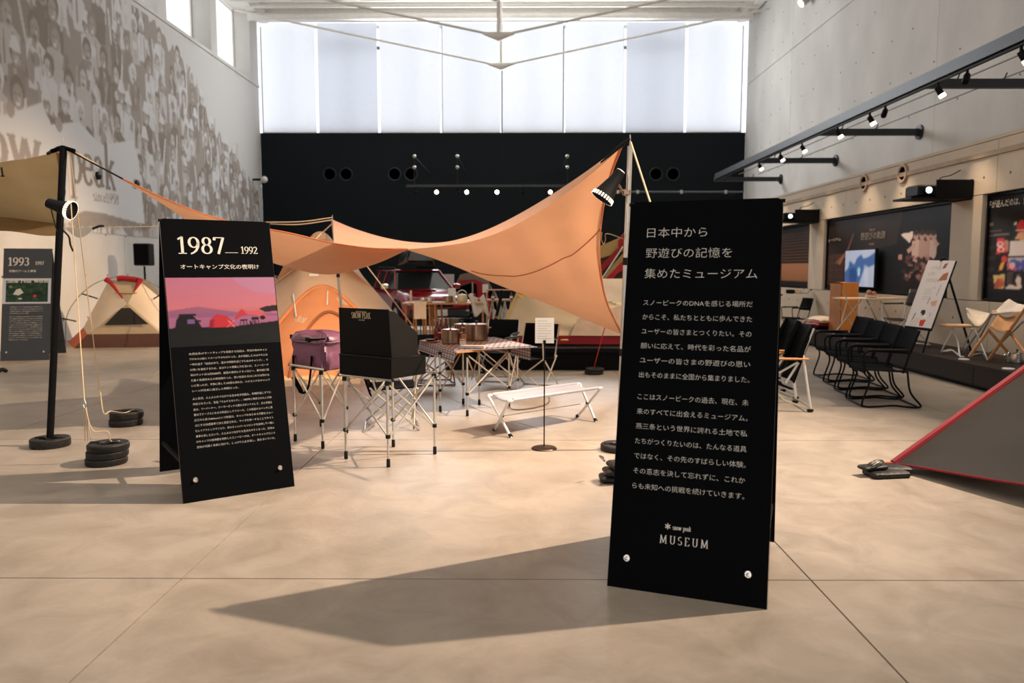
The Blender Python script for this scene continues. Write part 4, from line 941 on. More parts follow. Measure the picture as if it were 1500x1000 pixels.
obj('handle_strap', MB().tube(smooth_pts([bp(-.16, -.165, .12), bp(-.15, -.175, -.02), bp(-.12, -.18, -.13), bp(-.03, -.185, -.2), bp(.04, -.18, -.14), bp(.07, -.175, 0), bp(.08, -.168, .13)], 5), .010, 6), black_fab, bag, world=True)
obj('handle_grip', MB().tube([bp(-.15, -.18, -.07), bp(-.04, -.19, -.19)], .02, 8), black_fab, bag, world=True)
# dining table with cloth runner
HT = .655
q1, q2 = F(669, 516, .665), F(776, 507, .665); q4 = F(616, 499, .665); q3 = q2+(q4-q1)*.8
tf = [F(685, 611), F(746, 600), F(701, 588), F(645, 604)]
tf = [q1+(q3-q1)*.10, q2+(q4-q2)*.08, q3+(q1-q3)*.12, q4+(q2-q4)*.10]
for p in tf: p.z = 0
tabs = folding_stand([Vector((-.51, 7.76, 0)), Vector((-.09, 8.2, 0)), Vector((0, 8.8, 0)), Vector((-.42, 8.4, 0))], HT-.02, 'aluminium folding stand under the right half of the laid table', top_rails=False)
tabs2 = folding_stand([Vector((-.81, 8.0, 0)), Vector((-.60, 8.45, 0)), Vector((-.95, 8.85, 0)), Vector((-1.12, 8.45, 0))], HT-.02, 'aluminium folding stand under the left half of the laid table', top_rails=False)
tt = thing('table_board', 'oak table board laid on folding stands behind the black stove', 'table', ((q1+q3)/2).to_tuple()[:2]+(HT,))
n_ = 5
for k in range(n_):
    p, q = q1.lerp(q4, k/n_+.004), q1.lerp(q4, (k+1)/n_-.004); r_, s_ = q2.lerp(q3, (k+1)/n_-.004), q2.lerp(q3, k/n_+.004)
    pl = [Vector((v.x, v.y, HT)) for v in (p, s_, r_, q)]
    obj('plank', MB().slab(pl, (0, 0, .018)), wood, tt, world=True, smooth=False)
# cloth runner: checked top with hanging striped ends
def clothstripes():
    cv = Canvas(120, 60, (186, 180, 180)); r = random.Random(2)
    for x in range(0, 120, 4):
        for y in range(0, 60, 3):
            if (x//4+y//3) % 2 == 0 and r.random() < .9: cv.rect(x, y, x+2.6, y+1.6, (82, 88, 110))
    for y in (3, 6, 53, 56): cv.rect(0, y, 120, y+1.6, (58, 68, 100))
    return cv
cl = thing('table_runner', 'blue and white checked cloth runner laid over the table board', 'cloth', tuple((q1+q3)/2))
zt_ = HT+.022
c1, c2, c3, c4 = [Vector((v.x, v.y, zt_)) for v in (q1.lerp(q4, .04), q2.lerp(q3, .04), q3, q4)]
picture('top_cloth', clothstripes(), c4, c3-c4, c1-c4, painted('woven_cloth', .9), cl, world=True)
def endcloth():
    cv = Canvas(60, 40, (208, 200, 196))
    for x in range(0, 60, 4): cv.rect(x, 0, x+1.6, 40, (90, 96, 118), .5)
    for y in (6, 12, 16, 24, 30, 33): cv.rect(0, y, 60, y+2.4, (56, 66, 102))
    return cv
cL1, cL2 = q4.copy(), q1.copy()
picture('hanging_end', endcloth(), Vector((q4.x, q4.y, zt_))+Vector((-.01, -.01, 0)), q1-q4, Vector((-.02, -.02, -.115)), MATS['woven_cloth'], cl, world=True)
picture('hanging_end', endcloth(), Vector((q2.x, q2.y, zt_))+Vector((.01, 0, 0)), q3-q2, Vector((.0, -.03, -.16)), MATS['woven_cloth'], cl, world=True)
# pots, bottles, jars, boxes on the table
TZ = zt_+.003
def on(px, py): return F(px, py, TZ)
def pot(p, r, h, label, handles=True, name='cooking_pot', cat='pot', mat=copper, lid=True):
    t = thing(name, label, cat, p)
    obj('body', MB().lathe([(r*.93, 0), (r, .008), (r, h), (r+.006, h+.004), (r*.97, h+.004), (r*.95, .02)], (0, 0, 0), 32), mat, t)
    if lid:
        obj('lid', MB().lathe([(r*.98, h+.003), (r*.9, h+.014), (.02, h+.022), (1e-4, h+.023)], (0, 0, 0), 28), mat, t)
        obj('knob', MB().lathe([(.006, h+.02), (.006, h+.035), (.018, h+.04), (.018, h+.048), (1e-4, h+.05)], (0, 0, 0), 14), black_pl, t)
    if handles:
        for s in (-1, 1):
            obj('handle', MB().tube(smooth_pts([(s*r, -.035, h*.82), (s*(r+.035), -.03, h*.84), (s*(r+.035), .03, h*.84), (s*r, .035, h*.82)], 4), .0045, 6), chrome, t)
    return t
pot(on(660, 503), .098, .145, 'smaller copper-toned steel pot at the left of the table')
pot(on(698, 498), .132, .175, 'largest copper-toned steel pot at the centre of the table')
pot(on(674, 495)+Vector((.02, .10, 0)), .1, .15, 'copper-toned pot standing behind the smaller pot, its lid edge showing')
def bottle(p, label, grp=None):
    t = thing('beer_bottle', label, 'bottle', p)
    obj('glass_body', MB().lathe([(.028, 0), (.032, .004), (.032, .13), (.026, .155), (.013, .18), (.012, .225)], (0, 0, 0), 18), amber, t)
    obj('cap', MB().lathe([(.015, .222), (.015, .232), (1e-4, .233)], (0, 0, 0), 14), M('red_cap', (150, 30, 24), .4), t)
    obj('paper_label', MB().lathe([(.0325, .04), (.0325, .1)], (0, 0, 0), 18), M('dark_red_label', (120, 20, 20), .6), t)
    return t
bottle(on(640, 499), 'red-brown glass bottle on the table, leftmost of three')
bottle(on(646, 496), 'red-brown glass bottle on the table, middle of three')
bottle(on(653, 494), 'red-brown glass bottle on the table, rightmost of three beside the pot')
def slab_box(p, d, rz, mat, label, name, cat, lidmat=None):
    t = thing(name, label, cat, p, rz)
    obj('body', MB().box((0, 0, d[2]/2), d, b=.004), mat, t, smooth=False)
    if lidmat: obj('lid', MB().box((0, 0, d[2]+.006), (d[0]*1.02, d[1]*1.02, .012), b=.003), lidmat, t, smooth=False)
    return t
tray = thing('serving_tray', 'low wooden tray with black pan at the left edge of the table', 'tray', on(630, 501))
obj('board', MB().box((0, 0, .008), (.2, .13, .016), rz=-.3, b=.004), M('red_wood', (150, 70, 40), .5, var=.1), tray)
obj('pan', MB().lathe([(.04, .016), (.055, .03), (.058, .034), (.05, .034), (1e-4, .022)], (0, 0, 0), 20), black_metal, tray)
obj('clasp', MB().tube([(.05, 0, .04), (.08, .0, .06), (.1, 0, .03)], .004, 6), chrome, tray)
slab_box(on(692, 510), (.26, .05, .032), -.15, M('whitewashed_wood', (206, 190, 172), .6), 'long pale wooden block at the front of the table', 'wooden_block', 'block')
slab_box(on(678, 507), (.06, .06, .06), .2, white_paper, 'small white lidded jar with an orange band on the table', 'food_jar', 'jar', M('orange_band', (204, 120, 50), .5))
slab_box(on(679, 503), (.06, .06, .11), .2, wood, 'square wooden canister behind the white jar', 'canister', 'canister', blue_m)
# white bench
def bench():
    f1, f2, f3, f4 = F(749, 641), F(724, 631), F(873, 618), F(845, 611)
    hz = .335
    t = thing('folding_bench', 'low white folding bench with aluminium tube legs on the lit floor', 'bench', ((f1+f2+f3+f4)/4))
    fA, fB, fC, fD = f2, f1, f4, f3      # left-back, left-front, right-back, right-front
    e = (fD-fB).normalized(); side = (fA-fB); side.z = 0
    tlB = fA+Vector((0, 0, hz))+side*.05-e*.06; tlF = fB+Vector((0, 0, hz))-side*.05-e*.04
    trB = fC+Vector((0, 0, hz))+side*.05+e*.05; trF = fD+Vector((0, 0, hz))-side*.05+e*.06
    r = .0125
    def leg(foot, top, inward): 
        return smooth_pts([foot, foot.lerp(top, .5), top.lerp(foot, .12), top, top+inward*.05], 5)
    for (f_, tp, d_) in ((fB, tlB, e), (fA, tlF, e), (fD, trB, -e), (fC, trF, -e)):
        lg = obj('leg', MB().tube(leg(f_, tp, d_), r, 12), white_tube, t, world=True)
        dd = (tp-f_).normalized()
        obj('rubber_foot', MB().tube([f_-dd*.004+Vector((0, 0, .012)), f_+dd*.035], r*1.35, 12), black_pl, lg, world=True)
    obj('side_rail', MB().tube([tlF, trF], r, 12), white_tube, t, world=True)
    obj('side_rail', MB().tube([tlB, trB], r, 12), white_tube, t, world=True)
    def seat(u, v):
        a = tlF.lerp(trF, u*.92+.04); b = tlB.lerp(trB, u*.92+.04); p = a.lerp(b, v); p.z += .006-.03*math.sin(PI*v); return p
    obj('seat', MB().grid(seat, 20, 8), bench_m, t, world=True, solid=.006)
    obj('seat_hem', MB().tube([seat(u, 0) for u in (0, .5, 1)], r*1.25, 10), bench_m, t, world=True)
    obj('seat_hem', MB().tube([seat(u, 1) for u in (0, .5, 1)], r*1.25, 10), bench_m, t, world=True)
    pL = (fA+fB)/2+Vector((0, 0, hz*.5)); pR = (fC+fD)/2+Vector((0, 0, hz*.5))
    obj('cross_stay', MB().tube([pL, pR], .004, 6), alu, t, world=True)
    for q in (pL, pR): obj('pivot', MB().ball(q, .014, 10), black_pl, t, world=True)
    obj('stay_loop', MB().tube(smooth_pts([tlB.lerp(trB, .18), tlB.lerp(trB, .24)+Vector((0, 0, -.16)), tlB.lerp(trB, .62)+Vector((0, 0, -.16)), tlB.lerp(trB, .62)+Vector((0, 0, -.02))], 5), .008, 8), chrome, t, world=True)
bench()
# caption stand in front of the bench
cs = thing('caption_stand', 'thin black caption stand with a white card and round foot, before the bench', 'stand', F(797, 657))
obj('foot', MB().lathe([(.105, 0), (.108, .004), (.1, .012), (.02, .018), (.012, .024)], (0, 0, 0), 32), M('bronze_disc', (70, 56, 46), .4, .5), cs)
obj('rod', MB().tube([(0, 0, .015), (0, 0, .895)], .0055, 8), black_metal, cs)
obj('clip', MB().box((0, -.006, .895), (.022, .012, .03)), black_metal, cs)
cdp = Canvas(40, 56, (226, 222, 216))
for i in range(8): cdp.rect(5, 6+i*5.6, (34 if i % 3 else 26), 7+i*5.6, (150, 146, 142), .7)
cd_o = obj('card', MB().slab([(-.078, 0, .885), (.078, 0, .885), (.078, 0, 1.095), (-.078, 0, 1.095)], (0, .004, 0)), white_paper, cs, smooth=False)
picture('caption_print', cdp, (-.077, -.0008, 1.094), (.154, 0, 0), (0, 0, -.208), MATS['photo_print'], cs)
cs2 = thing('caption_stand', 'caption stand with a tan card behind the stove lid', 'stand', F(617, 560))
obj('foot', MB().lathe([(.1, 0), (.1, .008), (.012, .014)], (0, 0, 0), 24), black_metal, cs2)
cz = Y(617, 466, F(617, 560).y).z
obj('rod', MB().tube([(0, 0, .01), (0, 0, cz)], .006, 8), black_metal, cs2)
obj('card', MB().slab([(-.085, 0, cz-.01), (.075, 0, cz-.01), (.075, 0, cz+.22), (-.085, 0, cz+.22)], (0, .004, 0)), M('tan_card', (214, 184, 152), .7), cs2, smooth=False)
# black folding chairs at the table
def camp_chair(loc, rz, label, seatc=black_fab, frame=alu, arms=black_pl, name='folding_chair', backh=.78, w_=.52):
    """local: x = width, -y = front"""
    t = thing(name, label, 'chair', loc, rz); h = w_/2
    for s in (-1, 1):
        fr_ = obj('side_frame', MB().tube(smooth_pts([(s*h, -.22, .40), (s*h, -.24, .60), (s*h, -.20, .625), (s*h, .16, .625)], 4), .010, 8), frame, t)
        obj('armrest', MB().box((s*h, -.03, .637), (.035, .38, .018), b=.006), arms, t)
        obj('back_post', MB().tube([(s*h*.93, .14, .38), (s*h*.93, .21, .62), (s*h*.93, .27, backh)], .010, 8), frame, t)
        obj('leg', MB().tube([(s*h, -.22, .41), (s*h*.96, .25, .012)], .010, 8), frame, t)
        obj('leg', MB().tube([(s*h*.92, .20, .41), (s*h, -.25, .012)], .010, 8), frame, t)
    obj('cross_leg', MB().tube([(-h, -.24, .4), (h, -.20, .02)], .009, 8), frame, t)
    obj('cross_leg', MB().tube([(h, -.24, .4), (-h, -.20, .02)], .009, 8), frame, t)
    obj('floor_bar', MB().tube([(-h, .25, .012), (h, .25, .012)], .010, 8), frame, t)
    obj('floor_bar', MB().tube([(-h, -.25, .012), (h, -.25, .012)], .010, 8), frame, t)
    obj('seat', MB().grid(lambda u, v: Vector(((u-.5)*w_*.95, -.22+.42*v, .41-.035*math.sin(PI*u)-.02*v)), 10, 6), seatc, t, solid=.008)
    obj('backrest', MB().grid(lambda u, v: Vector(((u-.5)*w_*.96, .18+.09*v+.025*math.sin(PI*u), backh-.27+.27*v)), 10, 4), seatc, t, solid=.010)
    return t
c1_ = F(765, 598)+Vector((-.03, .55, 0)); 
ch1 = camp_chair((.19, 9.6, 0), math.radians(-28), 'black folding chair behind the caption card, facing the laid table', seatc=black_fab, backh=.80)
obj('wooden_tag', MB().box((-.18, .24, .57), (.06, .006, .07)), wood, ch1)
ch2 = camp_chair((-.25, 10.35, 0), math.radians(-14), 'black folding chair behind the right half of the laid table', backh=.80, w_=.47)
obj('wooden_tag', MB().box((-.2, .24, .57), (.06, .006, .07)), wood, ch2)
br = M('russet_canvas', (120, 56, 40), .8)
ch3 = camp_chair((-1.1, 10.0, 0), math.radians(10), 'dark folding chair in the shade behind the left half of the table', backh=.62, frame=copper)
ch4 = camp_chair((-1.2, 7.25, 0), math.radians(100), 'low red-armed aluminium chair behind the black stove', seatc=black_fab, arms=red_fab, backh=.60, w_=.5)
# ================================================================ TENTS
def surf(name, mb, mat, par, **k): return obj(name, mb, mat, par, world=True, **k)
# orange tent behind the tarp pole
ot = thing('orange_tent', 'orange cloth tent with a round-topped door behind the tarp', 'tent', (-2.9, 12, 0))
def otf(u, v, off=0.0):
    # u around the front (left to right), v height
    x = -3.05+(u-.5)*2.95*(1-.80*v**1.2)
    w_ = 1-abs(2*u-1)**2.2
    z = 1.95*v*(1-.10*(1-w_)*v)
    y = 10.45+1.55*v**1.1+.55*abs(2*u-1)**2-off
    return Vector((x, y, z))
surf('front_wall', MB().grid(lambda u, v: otf(u, v)+Vector((0, .02*math.sin(18*u+6*v), 0)), 36, 24), tent_peach, ot)
surf('back_wall', MB().grid(lambda u, v: Vector((-3.05+(u-.5)*2.95*(1-.80*v**1.2), 13.6-1.6*v**1.1-.55*abs(2*u-1)**2, 1.95*v*(1-.10*abs(2*u-1)**2.2*v))), 20, 12), tent_peach, ot)
surf('roof', MB().grid(lambda u, v: Vector((-3.05+(u-.5)*2.95*.2, 12.0+.55*abs(2*u-1)**2*(1-2*v)+.0, 1.95*(1-.10*abs(2*u-1)**2.2)+.12*math.sin(PI*v)*math.sin(PI*u)))+Vector((0, (v-.5)*.1, 0)), 16, 4), tent_peach, ot)
def side(s):
    def fn(u, v):
        a = otf(0 if s < 0 else 1, v); b = Vector((a.x, 13.6-1.6*v**1.1-.55, a.z)); return a.lerp(b, u)+Vector((s*.12*math.sin(PI*u)*(1-v), 0, 0))
    return fn
for s in (-1, 1): surf('side_wall', MB().grid(side(s), 10, 12), tent_peach, ot)
# door: crinkled arch panel proud of the wall with a darker zip arc
dcx, dw, dh = .615, .37, .73
def door(u, v):
    ang = PI*u; rr = v
    x = -math.cos(ang)*rr; y_ = math.sin(ang)*rr
    uu = dcx+x*dw*(.9); vv = max(0.0, y_*dh*.86)
    p = otf(uu, vv, .03); p.y -= .03*math.sin(40*vv+3*uu)*rr; return p
surf('door_panel', MB().grid(door, 36, 14), tent_or, ot)
surf('door_zip', MB().tube([otf(dcx-math.cos(a)*dw*.92, max(0, math.sin(a))*dh*.87, .05) for a in np.linspace(0, PI, 40)], .03, 6), M('tent_zip', (206, 132, 84), .7), ot)
surf('inner_zip', MB().tube([otf(dcx+.05-math.cos(a)*dw*.50, max(0, math.sin(a))*dh*.62, .07) for a in np.linspace(0, PI*.62, 26)], .022, 6), M('tent_zip_dark', (140, 84, 56), .7), ot)
for a, b in (((.37, .58), (.45, .42)), ((.66, .60), (.655, .50))):
    surf('tie_tape', MB().tube([otf(*a, .08), otf(*b, .09)], .010, 5), white_tube, ot)
surf('brand_tape', MB().box(otf(.52, .72, .06), (.14, .01, .03)), white_paper, ot)
surf('mud_skirt', MB().grid(lambda u, v: otf(u, 0)+Vector((0, -.18*(1-v), .004+.03*v+.01*math.sin(60*u))), 50, 2), M('pale_skirt', (232, 190, 130), .8, trans=.2), ot)
rope('thin cord from the orange tent roof to the floor at left', [otf(.2, .8), Vector((-4.9, 10.0, .01))], .004)
# small cream tents on the left
def dome_tent(cx, y0, rz, label, s=1.0):
    t = thing('dome_tent', label, 'tent', (cx, y0, 0), rz)
    W2, T2, H2, bb = .97*s, .26*s, 1.20*s, .17*s
    def P_(x, y, z): return Vector((x, y, z))
    FL, FR, BL, BR = P_(-W2*.70, -.62*s, .0), P_(W2*.90, -.55*s, 0), P_(-W2*1.35, .55*s, .0), P_(W2*1.0, 1.1*s, 0)
    def up_(p, z, k): return Vector((p.x*k, p.y*k+.02, z))
    fl, frr, bl, brr = P_(-W2*.50, -.52*s, .24*s), P_(W2*.80, -.48*s, .24*s), P_(-W2*.95, .35*s, .30*s), P_(W2*.95, .9*s, .3*s)
    tl, tr = P_(-T2, -.05*s, H2), P_(T2*1.1, -.05*s, H2*.985)
    btl, btr = P_(-T2, .45*s, H2*.97), P_(T2, .5*s, H2*.97)
    X0 = P_(.13*s, -.26*s, .76*s)
    def quad(a, b, c, d, bow=.0, n=8):
        nn = (b-a).cross(d-a).normalized()
        return MB().grid(lambda u, v: a.lerp(b, u).lerp(d.lerp(c, u), v)+nn*bow*math.sin(PI*u)*math.sin(PI*v), n, n)
    rm = brown_fab
    obj('base_panel', quad(FL, FR, frr, fl, .01), rm, t); obj('base_panel', quad(BL, FL, fl, bl, .02), rust_fab, t)
    obj('base_panel', quad(FR, BR, brr, frr, .02), rm, t)
    obj('door_panel', quad(fl, frr, P_(X0.x+.02, X0.y, X0.z), P_(X0.x-.02, X0.y, X0.z), .04), sand_fab, t)
    obj('vent_panel', MB().slab([P_(-.20*s, -.475*s, .40*s), P_(.56*s, -.465*s, .41*s), P_(.20*s, -.33*s, .70*s), P_(.05*s, -.33*s, .70*s)], (0, -.008, 0)), mesh_fab, t, smooth=False)
    obj('left_fly', quad(bl, fl, X0, tl, .10, 12), cream_fab, t)
    obj('right_fly', quad(frr, brr, tr, X0, .09, 12), cream_fab, t)
    obj('front_gable', MB().slab([X0, tr, tl], (0, .006, 0)), sand_fab, t, smooth=False)
    obj('back_wall', quad(brr, bl, btl, btr, .1), cream_fab, t)
    obj('roof', quad(tl, tr, btr, btl, .06), cream_fab, t)
    obj('red_ridge', MB().tube(smooth_pts([tl+P_(.16*s, -.02, .03), P_(0, -.06*s, H2*1.03), tr+P_(-.05*s, -.02, .03)], 6), [.05*s]*13, 8), red_fab, t)
    obj('red_edge', MB().tube([tl+P_(-.04*s, 0, .02), tl.lerp(X0, .12), tl.lerp(X0, .75)], [.06*s, .035*s, .012*s], 6), red_fab, t)
    obj('red_edge', MB().tube([tr+P_(.02*s, 0, .04), tr.lerp(X0, .2), tr.lerp(X0, .5)], [.06*s, .03*s, .008*s], 6), red_fab, t)
    obj('yellow_strap', MB().tube([P_(-.12*s, -.16*s, .97*s), P_(.10*s, -.18*s, .965*s), P_(.27*s, -.16*s, .97*s)], .012*s, 6), yellow_fab, t)
    po = MB()
    obj('pole', MB().tube(smooth_pts([BL+P_(-.05, 0, 0), P_(-W2*1.05, 0, .62*s), P_(-W2*.6, -.02, 1.10*s), P_(0, -.04, 1.27*s), P_(W2*.55, -.02, 1.12*s), P_(W2*1.05, 0, .6*s), BR], 6), .008, 6), M('tent_pole_grey', (150, 140, 126), .5, .4), t)
    for a, b in ((P_(-W2*.78, -.02, .95*s), P_(-W2*.50, -.02, .86*s)), (P_(-W2*1.18, 0, .50*s), P_(-W2*.92, 0, .44*s)), (P_(W2*.52, 0, .85*s), P_(W2*.72, 0, .97*s))):
        obj('fly_clip', MB().tube([a, b], .014, 6), black_pl, t)
    obj('guy_line', MB().tube([X0+P_(.02, -.01, .02), P_(1.25*s, -.95*s, .01)], .006, 5), rope_m, t)
    return t
tn1 = dome_tent(-7.72, 15.15, math.radians(6), 'cream dome tent with red ridge and brown base, beside the 1993 sign', 1.06)
tn2 = dome_tent(-6.3, 18.6, math.radians(2), 'cream and red dome tent half hidden behind the 1987 sign', 1.12)
# beige awning tarp at far left
aw = thing('beige_awning', 'beige cloth awning hanging from the left black pole, cut off by the frame', 'awning', (-5.6, 8, 0))
a_top = smooth_pts([Y(85, 222, 6.9), Y(40, 232, 7.0), Y(0, 238, 7.1), Y(-90, 262, 7.2)], 8)
a_bot = smooth_pts([Y(86, 328, 8.8), Y(40, 322, 8.8), Y(0, 318, 8.8), Y(-90, 322, 8.8)], 8)
surf('main_panel', loft(a_top, a_bot, 14, 0, .03), beige_tarp, aw)
a_lip = smooth_pts([Y(86, 345, 8.2), Y(60, 345, 8.2), Y(0, 338, 8.2), Y(-90, 345, 8.2)], 8)
surf('front_lip', loft(a_bot, a_lip, 5), M('beige_lip', (168, 140, 98), .8, trans=.2), aw)
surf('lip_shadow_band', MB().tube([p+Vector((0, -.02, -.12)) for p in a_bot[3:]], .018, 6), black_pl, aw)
surf('edge_binding', MB().tube([a_top[0], a_top[0].lerp(a_bot[0], .5)+Vector((.06, 0, 0)), a_bot[0], a_lip[0]], .014, 6), M('awning_binding', (150, 104, 64), .7), aw)
surf('corner_flap', MB().grid(lambda u, v: Y(96+u*42, 333+v*(14*math.sin(PI*u)+1), 8.6), 10, 4), M('pale_flap', (214, 206, 192), .8, trans=.2), aw)
surf('corner_strap', MB().tube(smooth_pts([Y(92, 337, 8.2), Y(101, 347, 8.1), Y(103, 358, 8.1), Y(107, 368, 8.1)], 4), .010, 5), rope_dark, aw)
surf('corner_strap', MB().tube([Y(136, 335, 8.6), Y(146, 331, 8.6), Y(152, 331, 8.6)], .014, 5), rope_dark, aw)
surf('toggle', MB().tube([Y(2, 245, 7.0), Y(4, 257, 7.0)], .008, 5).box(Y(4, 258, 7.0), (.03, .01, .01)), black_pl, aw)
surf('strap_top', MB().tube([Y(70, 225, 6.9), Y(84, 217, 6.7), Y(91, 215, 6.5)], .014, 6), rope_dark, aw)
# tan tent on a low black stage, behind the bench
stg = thing('low_stage', 'low black stage carrying the tan tent behind the tables', 'platform', (1.1, 12.8, 0))
obj('deck', MB().box((1.05, 12.95, .30), (4.3, 3.3, .06)), black_metal, stg, world=True, smooth=False)
obj('skirt_board', MB().box((1.05, 12.95, .135), (4.24, 3.24, .27)), M('stage_skirt', (14, 12, 11), .7, spec=.1), stg, world=True, smooth=False)
SZ = .33
tt_ = thing('tan_tent', 'tan cloth tent with red floor band on the low black stage', 'tent', (1.4, 12.6, SZ))
g0, g1 = Y(732, 503, 11.75), Y(925, 503, 11.6); g0.z = g1.z = SZ+.02
ap = Y(757, 431, 12.6)
r1_ = Y(980, 470, 12.9)
red_t = .13
surf('red_floor_band', MB().slab([g0, g1+Vector((1.0, .05, 0)), g1+Vector((1.0, .05, red_t)), g0+Vector((0, 0, red_t))], (0, .03, 0)).slab([g0, g0+Vector((.1, 2.2, 0)), g0+Vector((.1, 2.2, red_t)), g0+Vector((0, 0, red_t))], (.03, 0, 0)), red_fab, tt_, smooth=False)
gz0 = g0+Vector((0, .02, red_t)); gz1 = g1+Vector((1.0, .06, red_t))
ap2 = Y(925, 448, 12.9)+Vector((.7, 0, .0))
surf('front_slope', MB().grid(lambda u, v: gz0.lerp(gz1, u).lerp(ap.lerp(ap2, u), v)+Vector((0, .03*math.sin(22*u+10*v)*math.sin(PI*u)+.03*math.sin(50*u*v), 0)), 40, 20), sand_fab, tt_)
surf('sheer_panel', MB().slab([gz0.lerp(gz1, .36)+Vector((0, -.05, .005)), gz0.lerp(gz1, .97)+Vector((0, -.05, .005)), Y(908, 448, 12.2), Y(846, 467, 12.0)], (0, .004, 0)), M('grey_tan_mesh', (176, 150, 128), .8), tt_, smooth=False)
surf('left_slope', MB().slab([gz0, ap, gz0+Vector((.25, 2.1, 0))], (.01, 0, 0)), sand_fab, tt_, smooth=False)
surf('back_slope', MB().slab([gz0+Vector((.25, 2.1, 0)), gz1+Vector((0, 2.1, 0)), ap2, ap], (0, .01, 0)), sand_fab, tt_, smooth=False)
surf('yellow_edge', MB().tube([gz0+Vector((0, -.01, 0)), ap+Vector((0, -.01, 0))], .022, 6), yellow_fab, tt_)
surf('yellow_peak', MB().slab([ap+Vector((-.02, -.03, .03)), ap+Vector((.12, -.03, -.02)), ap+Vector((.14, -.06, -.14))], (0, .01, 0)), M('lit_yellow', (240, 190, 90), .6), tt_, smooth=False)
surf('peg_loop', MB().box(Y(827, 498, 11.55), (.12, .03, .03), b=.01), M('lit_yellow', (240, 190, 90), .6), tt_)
# cream tent behind, brightened by an added unseen spot in front
ct = thing('cream_tent', 'glowing cream tent seen between the tarp edge and the aluminium pole', 'tent', (2.2, 15.2, 0))
def ctf(u, v): 
    base = Vector((1.2+2.6*u, 14.75, .35)); top = Vector((1.55+2.0*u, 15.2, 1.30)); p = base.lerp(top, v); p.y += .03*math.sin(10*v+8*u); return p
surf('front_wall', MB().grid(ctf, 20, 12), cream_fab, ct); surf('yellow_skirt', MB().grid(lambda u, v: ctf(u, v*.42)+Vector((0, -.02, 0)), 16, 4), yellow_fab, ct)
surf('rear_wall', MB().grid(lambda u, v: Vector((1.2+2.6*u, 16.3-1.1*v, .35+.95*v)), 8, 4), cream_fab, ct)
for u in (0, 1): surf('end_wall', MB().slab([ctf(u, 0), ctf(u, 1), Vector((1.2+2.6*u, 16.2, .35))], (.01, 0, 0)), cream_fab, ct, smooth=False)
surf('floor_sheet', MB().box((2.5, 15.6, .19), (2.6, 1.7, .32)), dark_brown, ct, smooth=False)
spot((2.4, 13.2, 3.4), (2.2, 14.8, .9), 160, .05, 50, .6)
# big red and ochre tent farther back
rt2 = thing('striped_tent', 'large ochre tent with red stripes beyond the cream tent', 'tent', (2.9, 18.5, 0))
def YY(px, py, d=0): return Y(px, py, 18.2+d)
surf('canopy_panel', MB().slab([YY(840, 372), YY(884, 358), YY(910, 347), YY(921, 342), YY(921, 366), YY(880, 378), YY(840, 392)], (0, .05, 0)), yellow_fab, rt2, smooth=False)
surf('red_stripe', MB().slab([YY(870, 411, -.1), YY(912, 366, -.1), YY(922, 340, -.1), YY(918, 335, -.1), YY(906, 352, -.1), YY(906, 362, -.1), YY(860, 411, -.1)], (0, .04, 0)), red_fab, rt2, smooth=False)
surf('red_stripe', MB().slab([YY(884, 411, -.15), YY(922, 372, -.15), YY(922, 390, -.15), YY(905, 400, -.15), YY(896, 411, -.15)], (0, .04, 0)), M('bright_red_nylon', (206, 40, 50), .6, trans=.1), rt2, smooth=False)
surf('ochre_stripe', MB().slab([YY(878, 411, -.12), YY(922, 360, -.12), YY(922, 372, -.12), YY(886, 411, -.12)], (0, .04, 0)), yellow_fab, rt2, smooth=False)
surf('lower_wall', MB().slab([Vector((1.7, 18.3, 0)), Vector((4.4, 18.3, 0)), YY(960, 400, .1)+Vector((.6, 0, 0)), YY(922, 345, .1), YY(850, 395, .1)], (0, .05, 0)), brown_fab, rt2, smooth=False)
surf('rear_slope', MB().slab([YY(922, 345, .2), YY(850, 395, .2), Vector((1.8, 20.2, 0)), Vector((4.4, 20.2, 0))], (0, .05, 0)), yellow_fab, rt2, smooth=False)
surf('awning_pole', MB().tube([YY(880, 411, -.4), YY(913, 361, -.3)], .02, 8), alu, rt2)
# grey and red tent at the back
gt = thing('grey_red_tent', 'grey-topped tent with a red arch and dark doorway, right of the red car', 'tent', (-1.1, 22.4, 0))
def ZZ(px, py, d=0): return Y(px, py, 22.4+d)
surf('roof_panel', MB().slab([ZZ(662, 426), ZZ(674, 402), ZZ(690, 398), ZZ(712, 405), ZZ(722, 424), ZZ(712, 424)], (0, .05, 0)), M('grey_nylon', (136, 122, 106), .7), gt, smooth=False)
surf('red_arch', MB().slab([ZZ(664, 422, -.1), ZZ(672, 410, -.1), ZZ(695, 409, -.1), ZZ(712, 416, -.1), ZZ(716, 425, -.1), ZZ(704, 432, -.1), ZZ(700, 426, -.1), ZZ(698, 416, -.1), ZZ(688, 413, -.1), ZZ(674, 416, -.1)], (0, .05, 0)), red_fab, gt, smooth=False)
surf('red_wall', MB().slab([ZZ(698, 416, -.08), ZZ(712, 416, -.08), ZZ(724, 470, -.08), ZZ(702, 470, -.08)], (0, .05, 0)), red_fab, gt, smooth=False)
surf('dark_doorway', MB().slab([ZZ(664, 422, -.02), ZZ(698, 412, -.02), ZZ(704, 474, -.02), ZZ(652, 474, -.02)], (0, .04, 0)), black_fab, gt, smooth=False)
surf('side_wall', MB().slab([ZZ(722, 424), Vector((-.4, 24.4, 0)), Vector((-.5, 22.4, 0)), ZZ(712, 424)], (.04, 0, 0)), MATS['grey_nylon'], gt, smooth=False)
surf('door_pole', MB().tube([ZZ(692, 413, -.2), ZZ(693, 470, -.2)], .025, 8), alu, gt)
